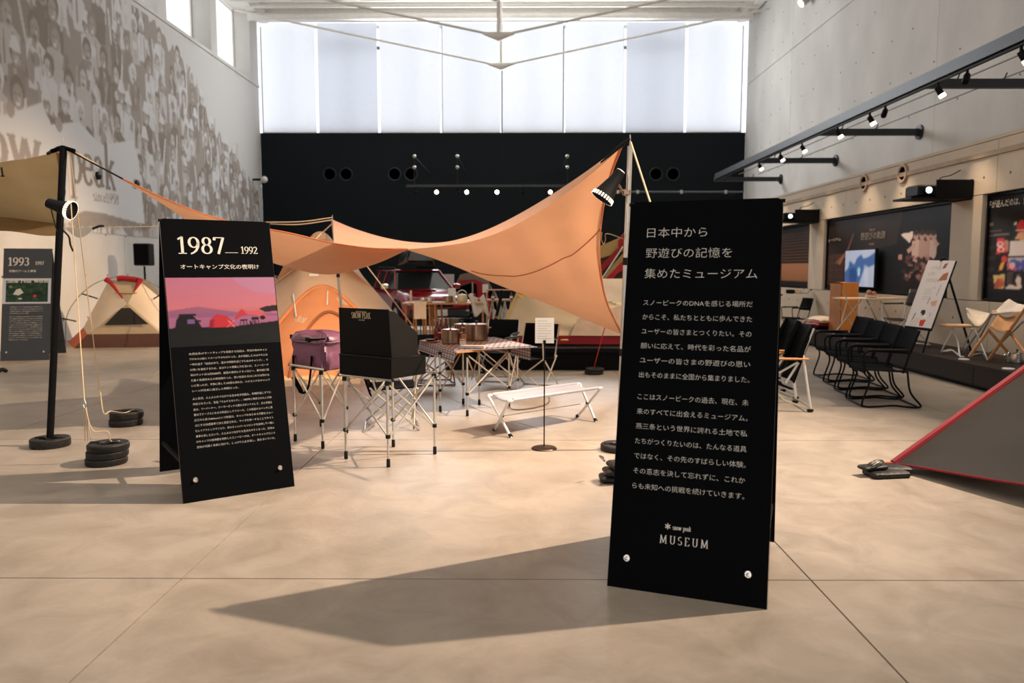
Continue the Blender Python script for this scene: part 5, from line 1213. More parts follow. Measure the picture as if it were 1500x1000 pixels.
# near tent at right, cut by the frame
nt_ = thing('dark_tent', 'dark olive tent with crimson edges, nearest on the right, cut by the frame', 'tent', (4.2, 4.9, 0))
v0 = F(1308, 678, .045); v1 = Y(1500, 540, 6.0); dv_ = (v1-v0); v2 = v0+dv_*1.25
u1 = F(1508, 711, .13); du_ = u1-v0; u2 = v0+du_*1.3
def ntf(u, v):
    a = v0.lerp(v2, u); b = v0.lerp(u2, u); p = b.lerp(a, v); p.y += .02*math.sin(9*u+14*v)*u; p.z -= .02*math.sin(PI*v)*u; return p
surf('front_wall', MB().grid(ntf, 30, 20), mesh_fab, nt_)
surf('crimson_ridge', MB().tube([v0.lerp(v2, k/10)+Vector((0, -.005, .0)) for k in range(11)], .028, 8), M('crimson_webbing', (132, 5, 24), .5), nt_)
surf('crimson_hem', MB().tube([ntf(k/20, 0)+Vector((0, -.004, 0)) for k in range(21)], .009, 6), MATS['crimson_webbing'], nt_)
far_ = F(1640, 640, .03)
surf('rear_wall', MB().slab([v0+Vector((.02, .03, 0)), v2+Vector((0, .03, 0)), far_], (0, .005, 0)), mesh_fab, nt_, smooth=False)
surf('peg_tab', MB().box(v0+Vector((-.03, -.01, 0)), (.08, .03, .02)), rust_fab, nt_)
nw = thing('iron_weight', 'flat rectangular iron plates with chrome clips pinning the dark tent at right', 'weight', F(1298, 697))
obj('plate', MB().box((0.0, .0, .022), (.28, .17, .044), rz=.15, b=.01), iron, nw)
obj('plate', MB().box((0.08, .10, .032), (.26, .15, .044), rz=-.1, b=.01), iron, nw)
obj('plate', MB().box((-.09, .02, .062), (.20, .10, .028), rz=.3, b=.008), iron, nw)
for k in range(3): obj('clip', MB().tube(smooth_pts([(-.15, -.03+.03*k, .05), (-.10, -.04+.03*k, .10), (-.03, .0+.02*k, .11), (-.01, .03, .09)], 4), .0055, 6), chrome, nw)
# ================================================================ LEFT: speaker
spk = F(218, 503); sk = thing('loudspeaker_stand', 'thin black stand behind the dome tents, by the left wall', 'stand', (-8.5, 17.6, 0))
obj('pole', MB().tube([(0, 0, .02), (0, 0, 1.55)], .022, 10), black_metal, sk)
for a in (0, 2.1, 4.2): obj('leg', MB().tube([(0, 0, .45), (.45*math.cos(a), .45*math.sin(a), .015)], .014, 8), black_metal, sk)
lsp = thing('loudspeaker', 'black box loudspeaker raised on a stand by the left wall', 'speaker', (-8.5, 17.6, 1.552), .1)
obj('cabinet', MB().box((0, 0, .26), (.36, .3, .50), b=.02), black_pl, lsp); obj('grille', MB().box((0, -.155, .26), (.31, .015, .45), b=.005), black_fab, lsp)
shd = tag(obj('cable_coil', MB().tube(smooth_pts([F(-5, 545, .02), F(3, 541, .05), F(9, 543, .02)], 4), .03, 8), black_pl), 'dark object lying on the floor at the far left edge', 'cable')
# ================================================================ CAR
def car():
    t = thing('red_car', 'dark red estate car facing the camera under the tarp, carrying a canoe', 'car', (-2.23, 19.65, 0), math.radians(24))
    prof = [  # y (front = -), half width, z_low, z_belt, z_top, halfwidth_top
        (-.78, .60, .42, .62, .66), (-.70, .80, .30, .70, .76), (-.45, .86, .24, .74, .86), (.3, .875, .24, .80, .95), (.55, .88, .24, .84, .99),
        (1.1, .88, .24, .86, .98), (2.4, .88, .24, .88, .98), (3.4, .86, .26, .86, .96), (3.75, .80, .34, .80, .9)]
    vs = []; n = 12
    for y, hw, zl, zb, zt2 in prof:
        ring = [(-hw*.9, zl), (-hw, zl+.1), (-hw*1.0, zb-.12), (-hw*.97, zb), (-hw*.86, zt2-.03), (-hw*.45, zt2), (hw*.45, zt2), (hw*.86, zt2-.03), (hw*.97, zb), (hw, zb-.12), (hw, zl+.1), (hw*.9, zl)]
        vs += [Vector((x, y, z)) for x, z in ring]
    fs = [tuple(range(n)), tuple((len(prof)-1)*n+n-1-k for k in range(n))]
    for i in range(len(prof)-1):
        for k in range(n): fs.append((i*n+k, (i+1)*n+k, (i+1)*n+(k+1) % n, i*n+(k+1) % n))
    obj('body', MB().add(vs, fs), red_car, t)
    # cabin
    cab = MB()
    lo_ = [(-.76, .50, .97), (.76, .50, .97), (.80, 3.5, .94), (-.80, 3.5, .94)]; hi = [(-.58, 1.12, 1.43), (.58, 1.12, 1.43), (.62, 3.1, 1.42), (-.62, 3.1, 1.42)]
    cab.add(lo_+hi, [(3, 2, 1, 0), (0, 1, 5, 4), (1, 2, 6, 5), (2, 3, 7, 6), (3, 0, 4, 7), (4, 5, 6, 7)])
    obj('cabin', cab, car_glass, t, smooth=False)
    obj('roof', MB().box((0, 2.1, 1.445), (1.24, 2.05, .05), b=.02), red_car, t)
    for s in (-1, 1):
        obj('windscreen_pillar', MB().tube([(s*.78, .48, .96), (s*.60, 1.1, 1.44)], .03, 6), red_car, t)
        obj('roof_rail', MB().tube([(s*.56, 1.2, 1.47), (s*.56, 1.25, 1.53), (s*.56, 3.0, 1.53)], .02, 6), black_pl, t)
        for yy in (1.75, 2.6): obj('door_pillar', MB().tube([(s*.81, yy, .94), (s*.63, yy, 1.43)], .03, 6), red_car, t)
        mr = obj('wing_mirror', MB().box((s*.98, .72, 1.03), (.20, .12, .14), b=.03), red_car if s > 0 else chrome, t)
        obj('headlamp', MB().box((s*.62, -.735, .66), (.36, .10, .16), b=.04), M('headlamp_glass', (190, 190, 186), .15, coat=.6), t)
        obj('fog_lamp', MB().lathe([(.06, 0), (.06, .03), (1e-4, .035)], (s*.52, -.77, .42), 14, Rm=Matrix.Rotation(PI/2, 3, 'X')), bulb_soft, t)
        for yy in (-.02, 2.75):
            wl_ = obj('wheel', MB().lathe([(.30, -.09), (.325, -.07), (.325, .07), (.30, .09), (.20, .09)], (s*.82, yy, .325), 24, Rm=Matrix.Rotation(PI/2, 3, 'Y')), rubber, t)
            obj('wheel_disc', MB().lathe([(.2, -.06), (.19, -.095), (.05, -.10), (1e-4, -.1)] if s < 0 else [(.2, .06), (.19, .095), (.05, .10), (1e-4, .1)], (s*.82, yy, .325), 18, Rm=Matrix.Rotation(PI/2, 3, 'Y')), alu, wl_)
            obj('wheel_arch', MB().tube([(s*.885, yy+.40*math.cos(a), .325+.40*math.sin(a)) for a in np.linspace(0, PI, 14)], .03, 6), black_pl, t)
    obj('grille', MB().box((0, -.79, .62), (.72, .06, .12), b=.02), black_pl, t)
    obj('bumper', MB().box((0, -.80, .40), (1.55, .16, .22), b=.06), M('dark_bumper', (42, 40, 40), .5), t)
    obj('number_plate', MB().box((0, -.89, .42), (.33, .012, .16)), white_paper, t)
    obj('bonnet_scoop', MB().box((.0, .18, .955), (.42, .3, .04), b=.015), red_car, t)
    obj('windscreen_card', MB().box((-.50, .62, 1.03), (.13, .01, .12), rx=-.9), white_paper, t)
    # canoe on the roof
    cn = thing('canoe', 'dark green canoe strapped upside down on the roof of the red car', 'canoe', (-2.42, 19.7, 1.55), math.radians(12))
    def cf(u, v):
        y = .0+3.9*u; w_ = .46*math.sin(PI*min(max(u*.84+.16, 0), 1))**.5; a = PI*v
        return Vector((-.05-w_*math.cos(a), y, .05+.42*math.sin(a)**.7*(.85+.15*math.sin(PI*u))+.10*(2*u-1)**4))
    obj('hull', MB().grid(cf, 24, 14), canoe_m, cn, solid=.02)
    obj('gunwale', MB().tube([cf(u, 0) for u in np.linspace(0, 1, 20)], .022, 6), M('canoe_rail', (110, 70, 44), .5), cn)
    obj('gunwale', MB().tube([cf(u, 1) for u in np.linspace(0, 1, 20)], .022, 6), MATS['canoe_rail'], cn)
    obj('strap', MB().tube([cf(.4, v)+Vector((0, 0, .012)) for v in np.linspace(0, 1, 12)], .02, 5), black_fab, cn)
    obj('stem_plate', MB().slab([cf(0, 0), cf(0, .25), cf(0, .5), cf(0, .75), cf(0, 1)], (0, -.03, 0)), canoe_m, cn, smooth=False)
car()
# white board, cases by the back wall
for px, py, w_, h_, lb in ((655, 414, .42, .9, 'tall white lit panel between car and grey tent'),):
    p = Y(px, 402, 23.5); t = thing('white_panel', lb, 'panel', (p.x, 23.5, 0))
    obj('board', MB().box((0, 0, .85), (w_, .04, .95)), white_paper, t, smooth=False); obj('foot', MB().box((0, 0, .02), (w_, .4, .04)), alu, t, smooth=False); obj('post', MB().box((0, .03, .2), (.04, .04, .4)), alu, t, smooth=False)
# ================================================================ REAR TABLE with gear
rt = thing('rear_table', 'long wooden-topped table with many slender legs in front of the car', 'table', (-1.35, 15.1, 0))
L0, L1_x = Y(592, 443, 15.1).x, Y(711, 443, 15.1).x; TZ2 = .84
for k in range(4): obj('top_plank', MB().box(((L0+L1_x)/2, 14.85+.16*k, TZ2-.015), (L1_x-L0, .152, .03)), wood, rt, world=True, smooth=False)
for px in (598, 612, 626, 632, 640, 709):
    x = Y(px, 470, 15.0).x
    obj('leg', MB().tube([(x, 14.82, 0), (x-.02, 14.84, TZ2-.03)], .02, 8), wood, rt, world=True)
    obj('leg', MB().tube([(x+.08, 15.32, 0), (x+.06, 15.3, TZ2-.03)], .02, 8), wood, rt, world=True)
def T2(px, dy=0): p = Y(px, 440, 15.05+dy); p.z = TZ2; return p
pot(T2(656), .10, .12, 'small copper-toned pan on the rear table, left of the kettle', lid=False, handles=False, name='saucepan')
kt = thing('lidded_kettle', 'pale round pot with an arched handle on the rear table', 'kettle', T2(677))
obj('body', MB().lathe([(.09, 0), (.105, .03), (.10, .12), (.085, .145), (.05, .16), (.012, .165)], (0, 0, 0), 24), M('cream_enamel', (214, 196, 158), .3), kt)
obj('handle', MB().tube([(.10*math.cos(a), 0, .12+.12*math.sin(a)) for a in np.linspace(0, PI, 14)], .008, 6), chrome, kt); obj('knob', MB().ball((0, 0, .175), .015), wood, kt)
slab_box(T2(662, .15), (.15, .02, .27), 0, white_paper, 'upright white card behind the copper saucepan on the rear table', 'caption_card', 'card')
slab_box(T2(602, .1), (.035, .035, .23), 0, cream_fab, 'cream candle standing on the left end of the rear table', 'candle', 'candle')
for px, lb, mt in ((620, 'chrome lantern fuel tin on the rear table, beside the candle', chrome), (629, 'small bright metal cup on the rear table, left of the white sheets', alu)):
    t = thing('metal_cup', lb, 'cup', T2(px, -.05)); obj('body', MB().lathe([(.05, 0), (.055, .02), (.05, .09), (.045, .09), (.04, .02)], (0, 0, 0), 16), mt, t); obj('handle', MB().tube(smooth_pts([(.05, 0, .08), (.085, 0, .07), (.08, 0, .03), (.052, 0, .02)], 4), .006, 6), mt, t)
slab_box(T2(643, -.05), (.26, .2, .02), .1, white_paper, 'flat white sheets lying on the rear table', 'paper_sheets', 'paper')
ga = thing('gear_cloth', 'crumpled white cloth hanging over the front edge of the rear table', 'cloth', T2(694, -.2))
obj('fold', MB().grid(lambda u, v: Vector((-.11+.3*u+.12*v, -.05-.03*math.sin(9*u), .14-.36*v+.05*math.sin(7*u+4*v))), 14, 12), M('white_cloth', (218, 208, 196), .8), ga, solid=.01)
obj('red_tip', MB().ball((.02, -.05, .15), .025), red_fab, ga); obj('red_tip', MB().ball((.10, -.06, .06), .022), red_fab, ga)
t = thing('glass_jar', 'small glass jar with red lid at the right end of the rear table', 'jar', T2(703)); obj('body', MB().lathe([(.045, 0), (.05, .03), (.05, .08), (.04, .09)], (0, 0, 0), 16), chrome, t); obj('lid', MB().lathe([(.045, .09), (.045, .11), (1e-4, .11)], (0, 0, 0), 16), red_fab, t)
# second table to the right, farther
rt3 = thing('lattice_table', 'far low table on crossed aluminium lattice legs, right of the rear table', 'table', (0, 17, 0))
x0_, x1_ = Y(712, 443, 17).x, Y(758, 443, 17).x
obj('top', MB().box(((x0_+x1_)/2, 17.2, .80), (x1_-x0_, .6, .03)), wood, rt3, world=True, smooth=False)
for k in range(5):
    a = x0_+(x1_-x0_)*k/5; b = x0_+(x1_-x0_)*(k+1)/5
    obj('lattice_leg', MB().tube([(a, 16.95, .02), (b, 16.95, .78)], .014, 6), alu, rt3, world=True); obj('lattice_leg', MB().tube([(b, 16.97, .02), (a, 16.97, .78)], .014, 6), alu, rt3, world=True)
    obj('lattice_leg', MB().tube([(a, 17.45, .02), (a, 17.45, .78)], .014, 6), alu, rt3, world=True)
obj('shelf', MB().box(((x0_+x1_)/2, 17.35, 1.02), (x1_-x0_, .2, .02)), wood, rt3, world=True, smooth=False)
for x in (x0_, x1_): obj('shelf_post', MB().tube([(x, 17.35, .8), (x, 17.35, 1.02)], .014, 6), alu, rt3, world=True)
for px in (722, 749):
    p = Y(px, 440, 17.0); p.z = .815
    t = thing('sauce_bottle', 'small white-labelled red bottle on the lattice table, %s one' % ('left' if px < 730 else 'right'), 'bottle', p)
    obj('body', MB().lathe([(.03, 0), (.034, .01), (.034, .1), (.014, .13), (.014, .17)], (0, 0, 0), 14), amber, t); obj('paper_label', MB().lathe([(.0345, .03), (.0345, .08)], (0, 0, 0), 14), white_paper, t)
t = thing('caption_stand', 'small white caption card on a stand beside the grey tent doorway', 'stand', (Y(711, 422, 17.5).x, 17.5, 0)); obj('rod', MB().tube([(0, 0, .01), (0, 0, .95)], .01, 6), black_metal, t); obj('foot', MB().lathe([(.12, 0), (.12, .01), (.02, .015)], (0, 0, 0), 16), black_metal, t)
obj('card', MB().box((0, 0, 1.05), (.13, .008, .19)), white_paper, t, smooth=False)
# black leaning pole piece behind table (dark sleeve)
t = thing('tripod_pole', 'dark slanting pole rising behind the right-hand chairs to the tarp edge', 'pole', (Y(722, 480, 11.0).x, 11.0, 0))
pa, pb = Y(723, 482, 11.0), Y(736, 425, 11.0); fo = pa+(pa-pb)*(pa.z/(pb.z-pa.z)); 
obj('pole', MB().tube([fo+Vector((0, 0, .02)), pa, pb], [.02, .022, .024], 8), black_metal, t, world=True)
obj('collar', MB().tube([pa.lerp(pb, .28), pa.lerp(pb, .34)], .032, 8), copper, t, world=True); obj('foot', MB().lathe([(.05, 0), (.05, .02), (.02, .03)], fo, 12), black_pl, t, world=True)
# bundles on a pale low plinth behind the table
t = thing('pale_plinth', 'low pale plinth on the floor behind the rear table', 'plinth', (-1.2, 17.75, 0)); obj('top', MB().box((0, 0, .12), (3.4, 1.1, .03)), white_paper, t, smooth=False); obj('side_board', MB().box((0, 0, .05), (3.3, 1.0, .10)), white_steel, t, smooth=False)
for px, c, lb in ((648, sand_fab, 'tan rolled sleeping bag on the pale plinth, leftmost of the rolls'), (666, M('olive_cloth', (110, 92, 60), .8), 'olive rolled bundle beside the tan roll'), (683, black_fab, 'black rolled bundle with a red end on the pale plinth')):
    p = Y(px, 466, 17.9); t = thing('rolled_bundle', lb, 'bundle', (p.x, 17.9, .136)); obj('roll', MB().tube([(-.135, 0, .11), (.135, .01, .11)], .11, 14), c, t); obj('strap', MB().tube([(-.1, 0, .11), (-.08, 0, .11)], .115, 14), black_pl, t); obj('strap', MB().tube([(.1, 0, .11), (.12, 0, .11)], .115, 14), black_pl, t)
t = thing('black_crate', 'black open crate on the pale plinth, right of the rolls', 'crate', (Y(703, 470, 17.9).x, 18.05, .136))
for d, c in (((.4, .02, .35), (0, -.15, .175)), ((.4, .02, .35), (0, .15, .175)), ((.02, .3, .35), (-.19, 0, .175)), ((.02, .3, .35), (.19, 0, .175)), ((.4, .3, .02), (0, 0, .01))): obj('side_panel', MB().box(c, d), black_pl, t, smooth=False)
# ================================================================ HANGING TRACKS AT THE BACK
tr = thing('lighting_track', 'long dark lighting track hanging before the black wall above the car', 'track', (0, 24, 5))
zt1 = Y(740, 272, 24).z; xa, xb = Y(595, 272, 24).x, Y(905, 272, 24).x
obj('rail', MB().box(((xa+xb)/2, 24, zt1), (xb-xa, .06, .07)), M('dark_grey_rail', (70, 72, 76), .5, .3), tr, world=True, smooth=False)
for px in (607, 670, 831): obj('hanger', MB().tube([Y(px, 272, 24), Y(px, 229, 24), Vector((Y(px, 229, 24).x, YB-.01, Y(px, 229, 24).z))], .012, 6), M('dark_cable', (30, 32, 34), .6), tr, world=True)
for px in (607, 670, 831):
    for py in (229, 245): obj('cable_grip', MB().ball(Y(px, py, 24), .055, 8), alu, tr, world=True)
for px, c in ((608, 0), (640, 1), (671, 0), (684, 1), (728, 1), (766, 0), (806, 1)):
    p = Y(px, 279, 24)
    t = thing('track_spotlight', '%s small spotlight on the hanging track in front of the black wall' % {608: 'leftmost unlit', 640: 'leftmost lit', 671: 'second unlit', 684: 'second lit', 728: 'third lit', 766: 'third unlit', 806: 'rightmost lit'}[px], 'spotlight', (p.x, 24, zt1-.05))
    obj('stem', MB().tube([(0, 0, .04), (0, 0, -.08)], .015, 6), black_metal, t); obj('can', MB().lathe([(.04, .1), (.065, .08), (.07, -.08), (.06, -.09)], (0, -.02, -.13), 14, Rm=Matrix.Rotation(PI/2.4, 3, 'X')), black_metal, t)
    obj('lens', MB().ball((0, -.10, -.15), .062 if c else .05, 10), bulb if c else black_pl, t)
tr2 = thing('lighting_track', 'thin grey pipe run low across the black wall, right of the tall pole', 'track', (5, 26, 4))
za = Y(1000, 281, 26).z; x0_, x1_ = Y(895, 281, 26).x, Y(1088, 281, 26).x
obj('pipe', MB().tube([(x0_, 26, za), (x1_, 26, za)], .03, 8), M('pipe_grey', (92, 94, 98), .5), tr2, world=True)
for px in (905, 934, 998, 1063): obj('pipe_clip', MB().box(Y(px, 281, 26), (.08, .08, .11)), alu, tr2, world=True, smooth=False)
obj('bracket', MB().box((x0_+.1, 27.19, za), (.04, 2.38, .04)).box((x1_-.1, 27.19, za), (.04, 2.38, .04)), black_metal, tr2, world=True, kind='stuff')
# ================================================================ RIGHT WALL: DISPLAYS
def wy(px, py=380, x=XB+.06): return X(px, py, x).y
BX = XB+.06
def display(y0, y1, label, paint, wpx, hpx, z0=1.05, z1=2.54):
    """y0 = far (left in the picture) end, y1 = near end"""
    t = thing('display_board', label, 'display', (BX+.03, (y0+y1)/2, z0))
    obj('backing', MB().box((0, 0, (z1-z0)/2), (.04, y0-y1-.02, z1-z0)), sign_black, t, smooth=False)
    fr_ = MB()
    for z in (0.01, z1-z0-.01): obj('frame_bar', MB().box((-.03, 0, z), (.05, y0-y1, .03)), black_metal, t, smooth=False)
    for y in ((y0-y1)/2-.015, -(y0-y1)/2+.015): obj('frame_bar', MB().box((-.03, y, (z1-z0)/2), (.05, .03, z1-z0)), black_metal, t, smooth=False)
    cv = Canvas(wpx, hpx, (16, 16, 18))
    m = lambda px, py: ((y0-wy(px))/(y0-y1)*wpx, (z1-X(px, py, BX).z)/(z1-z0)*hpx)
    paint(cv, m)
    picture('printed_panel', cv, (BX+.008, y0-.02, z1-.02), (0, -(y0-y1-.04), 0), (0, 0, -(z1-z0-.04)), MATS['photo_print'], t, world=True)
    return t
def q(cv, m, pts, c, al=1.0): cv.poly([m(*p) for p in pts], c, al)
def paintA(cv, m):
    cv.a[:] = (22, 18, 17); h_ = cv.h
    for i in range(14):
        y = h_*(.12+.05*i); cv.rect(0, y, cv.w, y+h_*.016, (88+8*i, 56+5*i, 40+3*i), .85)
    for i in range(int(h_*.3)):
        cv.rect(0, h_*.62+i, cv.w, h_*.62+i+1, (168-i, 116-i, 84-i))
    cv.rect(0, h_*.93, cv.w, h_, (30, 24, 22)); cv.blur(1)
def paintB(cv, m):
    cv.a[:] = (20, 18, 19)
    q(cv, m, [(1205, 326), (1320, 300), (1311, 366), (1246, 366), (1244, 376), (1206, 376)], (46, 37, 34))
    q(cv, m, [(1207, 374), (1244, 372), (1244, 420), (1207, 418)], (92, 62, 50))
    a, b = m(1208, 376), m(1243, 418)
    for i in range(16): cv.rect(a[0], a[1]+(b[1]-a[1])*i/16, b[0], a[1]+(b[1]-a[1])*(i+.45)/16, (46, 30, 26))
    for px in (1221, 1236): q(cv, m, [(px, 372), (px+.8, 372), (px+.8, 418), (px, 418)], (34, 24, 22))
    q(cv, m, [(1249, 341), (1247, 341), (1239, 366), (1224, 383), (1222, 386), (1228, 386), (1240, 372)], (150, 92, 70), .9)
    q(cv, m, [(1233, 376), (1238, 370), (1230, 388), (1226, 388)], (190, 130, 104), .8)
    q(cv, m, [(1289, 362), (1316, 357), (1318, 424), (1289, 424)], (10, 12, 15))
    # group photograph: light figures over dark rocks
    r = random.Random(8); x0, x1 = 1322, 1383
    q(cv, m, [(1316, 352), (1384, 336), (1384, 428), (1318, 426)], (24, 18, 19))
    q(cv, m, [(1317.5, 342), (1335, 338), (1335, 347), (1331, 356), (1319, 345)], (226, 210, 200))
    for k, (cx, w_) in enumerate(((1340, 9), (1349, 7), (1358, 10), (1366, 8))):
        q(cv, m, [(cx-w_*.6, 352), (cx+w_*.6, 350), (cx+w_*.7, 372), (cx+2, 380), (cx-w_*.6, 376)], r.choice([(206, 178, 166), (186, 150, 138), (216, 192, 182)]))
        e = m(cx, 344); cv.ell(e[0], e[1], 4.5, 5, (190, 150, 138)); cv.ell(e[0], e[1]-3, 4.5, 3, (60, 40, 38))
    q(cv, m, [(1327, 366), (1339, 354), (1341, 360), (1330, 372)], (196, 160, 146)); q(cv, m, [(1366, 350), (1376, 356), (1372, 362), (1366, 358)], (196, 160, 146))
    for _ in range(60):
        e = m(r.uniform(1324, 1360), r.uniform(376, 412)); cv.ell(e[0], e[1], r.uniform(1.5, 4), r.uniform(1, 3.2), r.choice([(214, 170, 154), (120, 76, 70), (170, 120, 110), (70, 44, 44)]), 0, .8)
    q(cv, m, [(1315, 372), (1321, 372), (1321, 381), (1315, 381)], (190, 140, 124))
    cv.blur(1)
def paintC(cv, m):
    cv.a[:] = (22, 20, 21); r = random.Random(9)
    q(cv, m, [(1436, 290), (1510, 270), (1510, 428), (1432, 430)], (30, 26, 26))
    for i in range(34):
        py = 350+i*1.9; q(cv, m, [(1439, py), (1456, py), (1456, py+.7), (1439, py+.7)], (64, 52, 48), .8)
    q(cv, m, [(1440, 327), (1450, 326), (1450, 331), (1440, 332)], (110, 98, 90)); q(cv, m, [(1440, 338), (1464, 336), (1464, 338), (1440, 340)], (120, 106, 96)); q(cv, m, [(1440, 344), (1474, 341), (1474, 343.5), (1440, 346.5)], (120, 106, 96))
    q(cv, m, [(1457, 349), (1467, 348), (1474, 371), (1456, 372)], (226, 60, 62)); 
    for (a, b) in (((1459, 355), (1464, 360)), ((1460, 363), (1467, 368))): e = m((a[0]+b[0])/2, (a[1]+b[1])/2); cv.ell(e[0], e[1], 4, 2.5, (240, 220, 214)); cv.ell(e[0], e[1], 2, 1, (226, 60, 62))
    q(cv, m, [(1467, 352), (1474, 352), (1474, 368), (1470, 366)], (196, 140, 116))
    q(cv, m, [(1479, 324), (1512, 320), (1512, 352), (1478, 352)], (30, 44, 34)); q(cv, m, [(1481, 324), (1485, 323), (1484, 329), (1480, 329)], (210, 200, 190))
    e = m(1492, 332); cv.ell(e[0], e[1], 5, 6, (196, 48, 44)); q(cv, m, [(1483, 336.5), (1499, 335), (1499, 337), (1483, 338.5)], (226, 216, 206)); q(cv, m, [(1482, 351), (1487, 341), (1494, 338), (1500, 342), (1503, 351)], (230, 166, 120))
    q(cv, m, [(1476, 352), (1512, 350), (1512, 374), (1475, 375)], (232, 214, 206))
    q(cv, m, [(1475, 377), (1512, 376), (1512, 395), (1475, 396)], (200, 180, 180))
    for _ in range(26): e = m(r.uniform(1476, 1508), r.uniform(384, 394)); cv.ell(e[0], e[1], 3, 3, r.choice([(60, 90, 170), (220, 90, 120), (240, 200, 180), (180, 190, 220)]), 0, .9)
    q(cv, m, [(1456, 378), (1474, 374), (1472, 398), (1456, 400)], (24, 18, 20)); q(cv, m, [(1461, 398), (1463, 388), (1470, 378), (1472, 382), (1467, 396)], (240, 170, 60)); e = m(1469, 380); cv.ell(e[0], e[1], 3.5, 3, (226, 70, 60))
    q(cv, m, [(1454, 404), (1472, 402), (1471, 424), (1457, 424)], (232, 196, 120)); 
    for _ in range(16): e = m(r.uniform(1459, 1469), r.uniform(412, 420)); cv.ell(e[0], e[1], 2, 2.4, r.choice([(200, 90, 60), (70, 80, 150), (226, 120, 80)]), 0, .8)
    q(cv, m, [(1474, 400), (1484, 398), (1482, 418), (1474, 419)], (84, 66, 60)); q(cv, m, [(1472, 424), (1478, 418), (1490, 420), (1495, 410), (1498, 424), (1490, 426)], (226, 204, 190)); e = m(1492, 412); cv.ell(e[0], e[1], 3, 4, (226, 200, 190))
    q(cv, m, [(1488, 403), (1495, 402), (1494, 405), (1488, 406)], (120, 100, 92))
    cv.blur(1)
dA = display(21.5, 17.95, 'striped brown display board partly hidden behind the museum sign', paintA, 70, 60)
dB = display(17.0, 12.15, 'dark brown display board behind the blue screen, with a pale group photo', paintB, 230, 90)
dC = display(11.25, 6.45, 'black display board at the right edge with colourful photos and white title', paintC, 230, 90)
ux_ = Vector((0, -1, 0)); uz_ = Vector((0, 0, 1)); off = Vector((-.006, 0, 0))
def wl_text(par, s, pxa, pya, pxb, hgt, latin=False, mat=ink_white, name='board_lettering'):
    a = X(pxa, pya, BX)+Vector((-.004, 0, 0)); b = X(pxb, pya, BX)
    g = serif(s, .17, .09, .04) if latin else jtext(s, .0)
    obj(name, Txt().put(g, a, ux_, uz_, width=abs(a.y-b.y), height=hgt), mat, par, world=True, smooth=False)
dim = M('dim_lettering', (150, 132, 112), .7); 
tan_ink = M('tan_lettering', (196, 164, 134), .7)
wl_text(dB, 'ミュージアム', 1210, 354, 1232, .075)
wl_text(dB, 'TERRAINNOHARU' if False else '野遊びの軌跡', 1261, 351, 1297, .16, mat=dim)
wl_text(dB, '時代', 1274, 338.5, 1282, .05, mat=dim); wl_text(dB, '物語', 1273, 359, 1281, .05, mat=dim)
wl_text(dC, '息子が遊んだのは、愛し', 1441, 305.5, 1512, .115)
# television
tvy0, tvy1 = wy(1246), wy(1289.5); tz1, tz0 = X(1246, 366, BX).z-.02, X(1246, 417, BX).z-.02
tv = thing('television', 'glowing blue-white screen on the dark brown display board', 'screen', (XB-.02, (tvy0+tvy1)/2, tz0))
obj('casing', MB().box((0.01, 0, (tz1-tz0)/2), (.05, tvy0-tvy1+.04, tz1-tz0+.04), b=.004), black_pl, tv, smooth=False)
cv = Canvas(60, 50, (176, 188, 212)); r = random.Random(6)
cv.poly([(0, 50), (0, 30), (8, 24), (10, 14), (20, 20), (26, 10), (34, 6), (38, 12), (48, 10), (60, 4), (60, 20), (40, 26), (30, 50)], (72, 104, 160)); cv.poly([(10, 50), (10, 26), (22, 24), (26, 34), (24, 50)], (52, 82, 138))
cv.poly([(40, 20), (48, 22), (50, 50), (42, 50)], (196, 204, 224), .7); cv.ell(30, 28, 3, 5, (160, 210, 226)); cv.ell(30, 33, 2, 3, (196, 232, 236)); cv.blur(3)
picture('screen_image', cv, (XB-.047, tvy0-.0, tz1), (0, -(tvy0-tvy1), 0), (0, 0, -(tz1-tz0)), painted('screen_picture', .3, emit=.35), tv, world=True)
# projectors on black shelves
def projector(pxL, pxR, pyT, pyB, label):
    y0, y1 = X(pxR, pyT, XB).y, 0; yy = y0+.28; zz = X(pxR, pyB, XB).z
    s = thing('projector_shelf', 'black wall shelf carrying the %s' % label, 'shelf', (XB-.0, yy, zz))
    obj('shelf_plate', MB().box((-.46, 0, 0), (.9, .56, .03)), black_metal, s, smooth=False)
    obj('side_plate', MB().box((-.28, -.28, .13), (.54, .02, .26)), black_metal, s, smooth=False)
    obj('wall_plate', MB().box((-.012, 0, .12), (.02, .5, .3)), black_metal, s, smooth=False)
    p = thing('projector', label, 'projector', (XB-.52, yy, zz+.018))
    obj('case', MB().box((0, 0, .095), (.50, .40, .17), b=.02), black_pl, p)
    obj('lens_barrel', MB().lathe([(.06, 0), (.065, .05), (.05, .055)], (-.12, -.2, .095), 18, Rm=Matrix.Rotation(PI/2, 3, 'X')), black_metal, p)
    obj('lens', MB().lathe([(1e-4, .057), (.046, .056)], (-.12, -.2, .095), 16, Rm=Matrix.Rotation(PI/2, 3, 'X')), screenlens, p)
    obj('cable', MB().tube(smooth_pts([(.22, .05, .17), (.2, .05, .3), (.35, .05, .34), (.5, .05, .42)], 4), .008, 6), rope_dark, p)
projector(1343, 1427, 266, 289, 'black projector with glowing lens over the right pillar')
projector(1152, 1201, 312, 324, 'black projector with glowing lens beside the museum sign top')
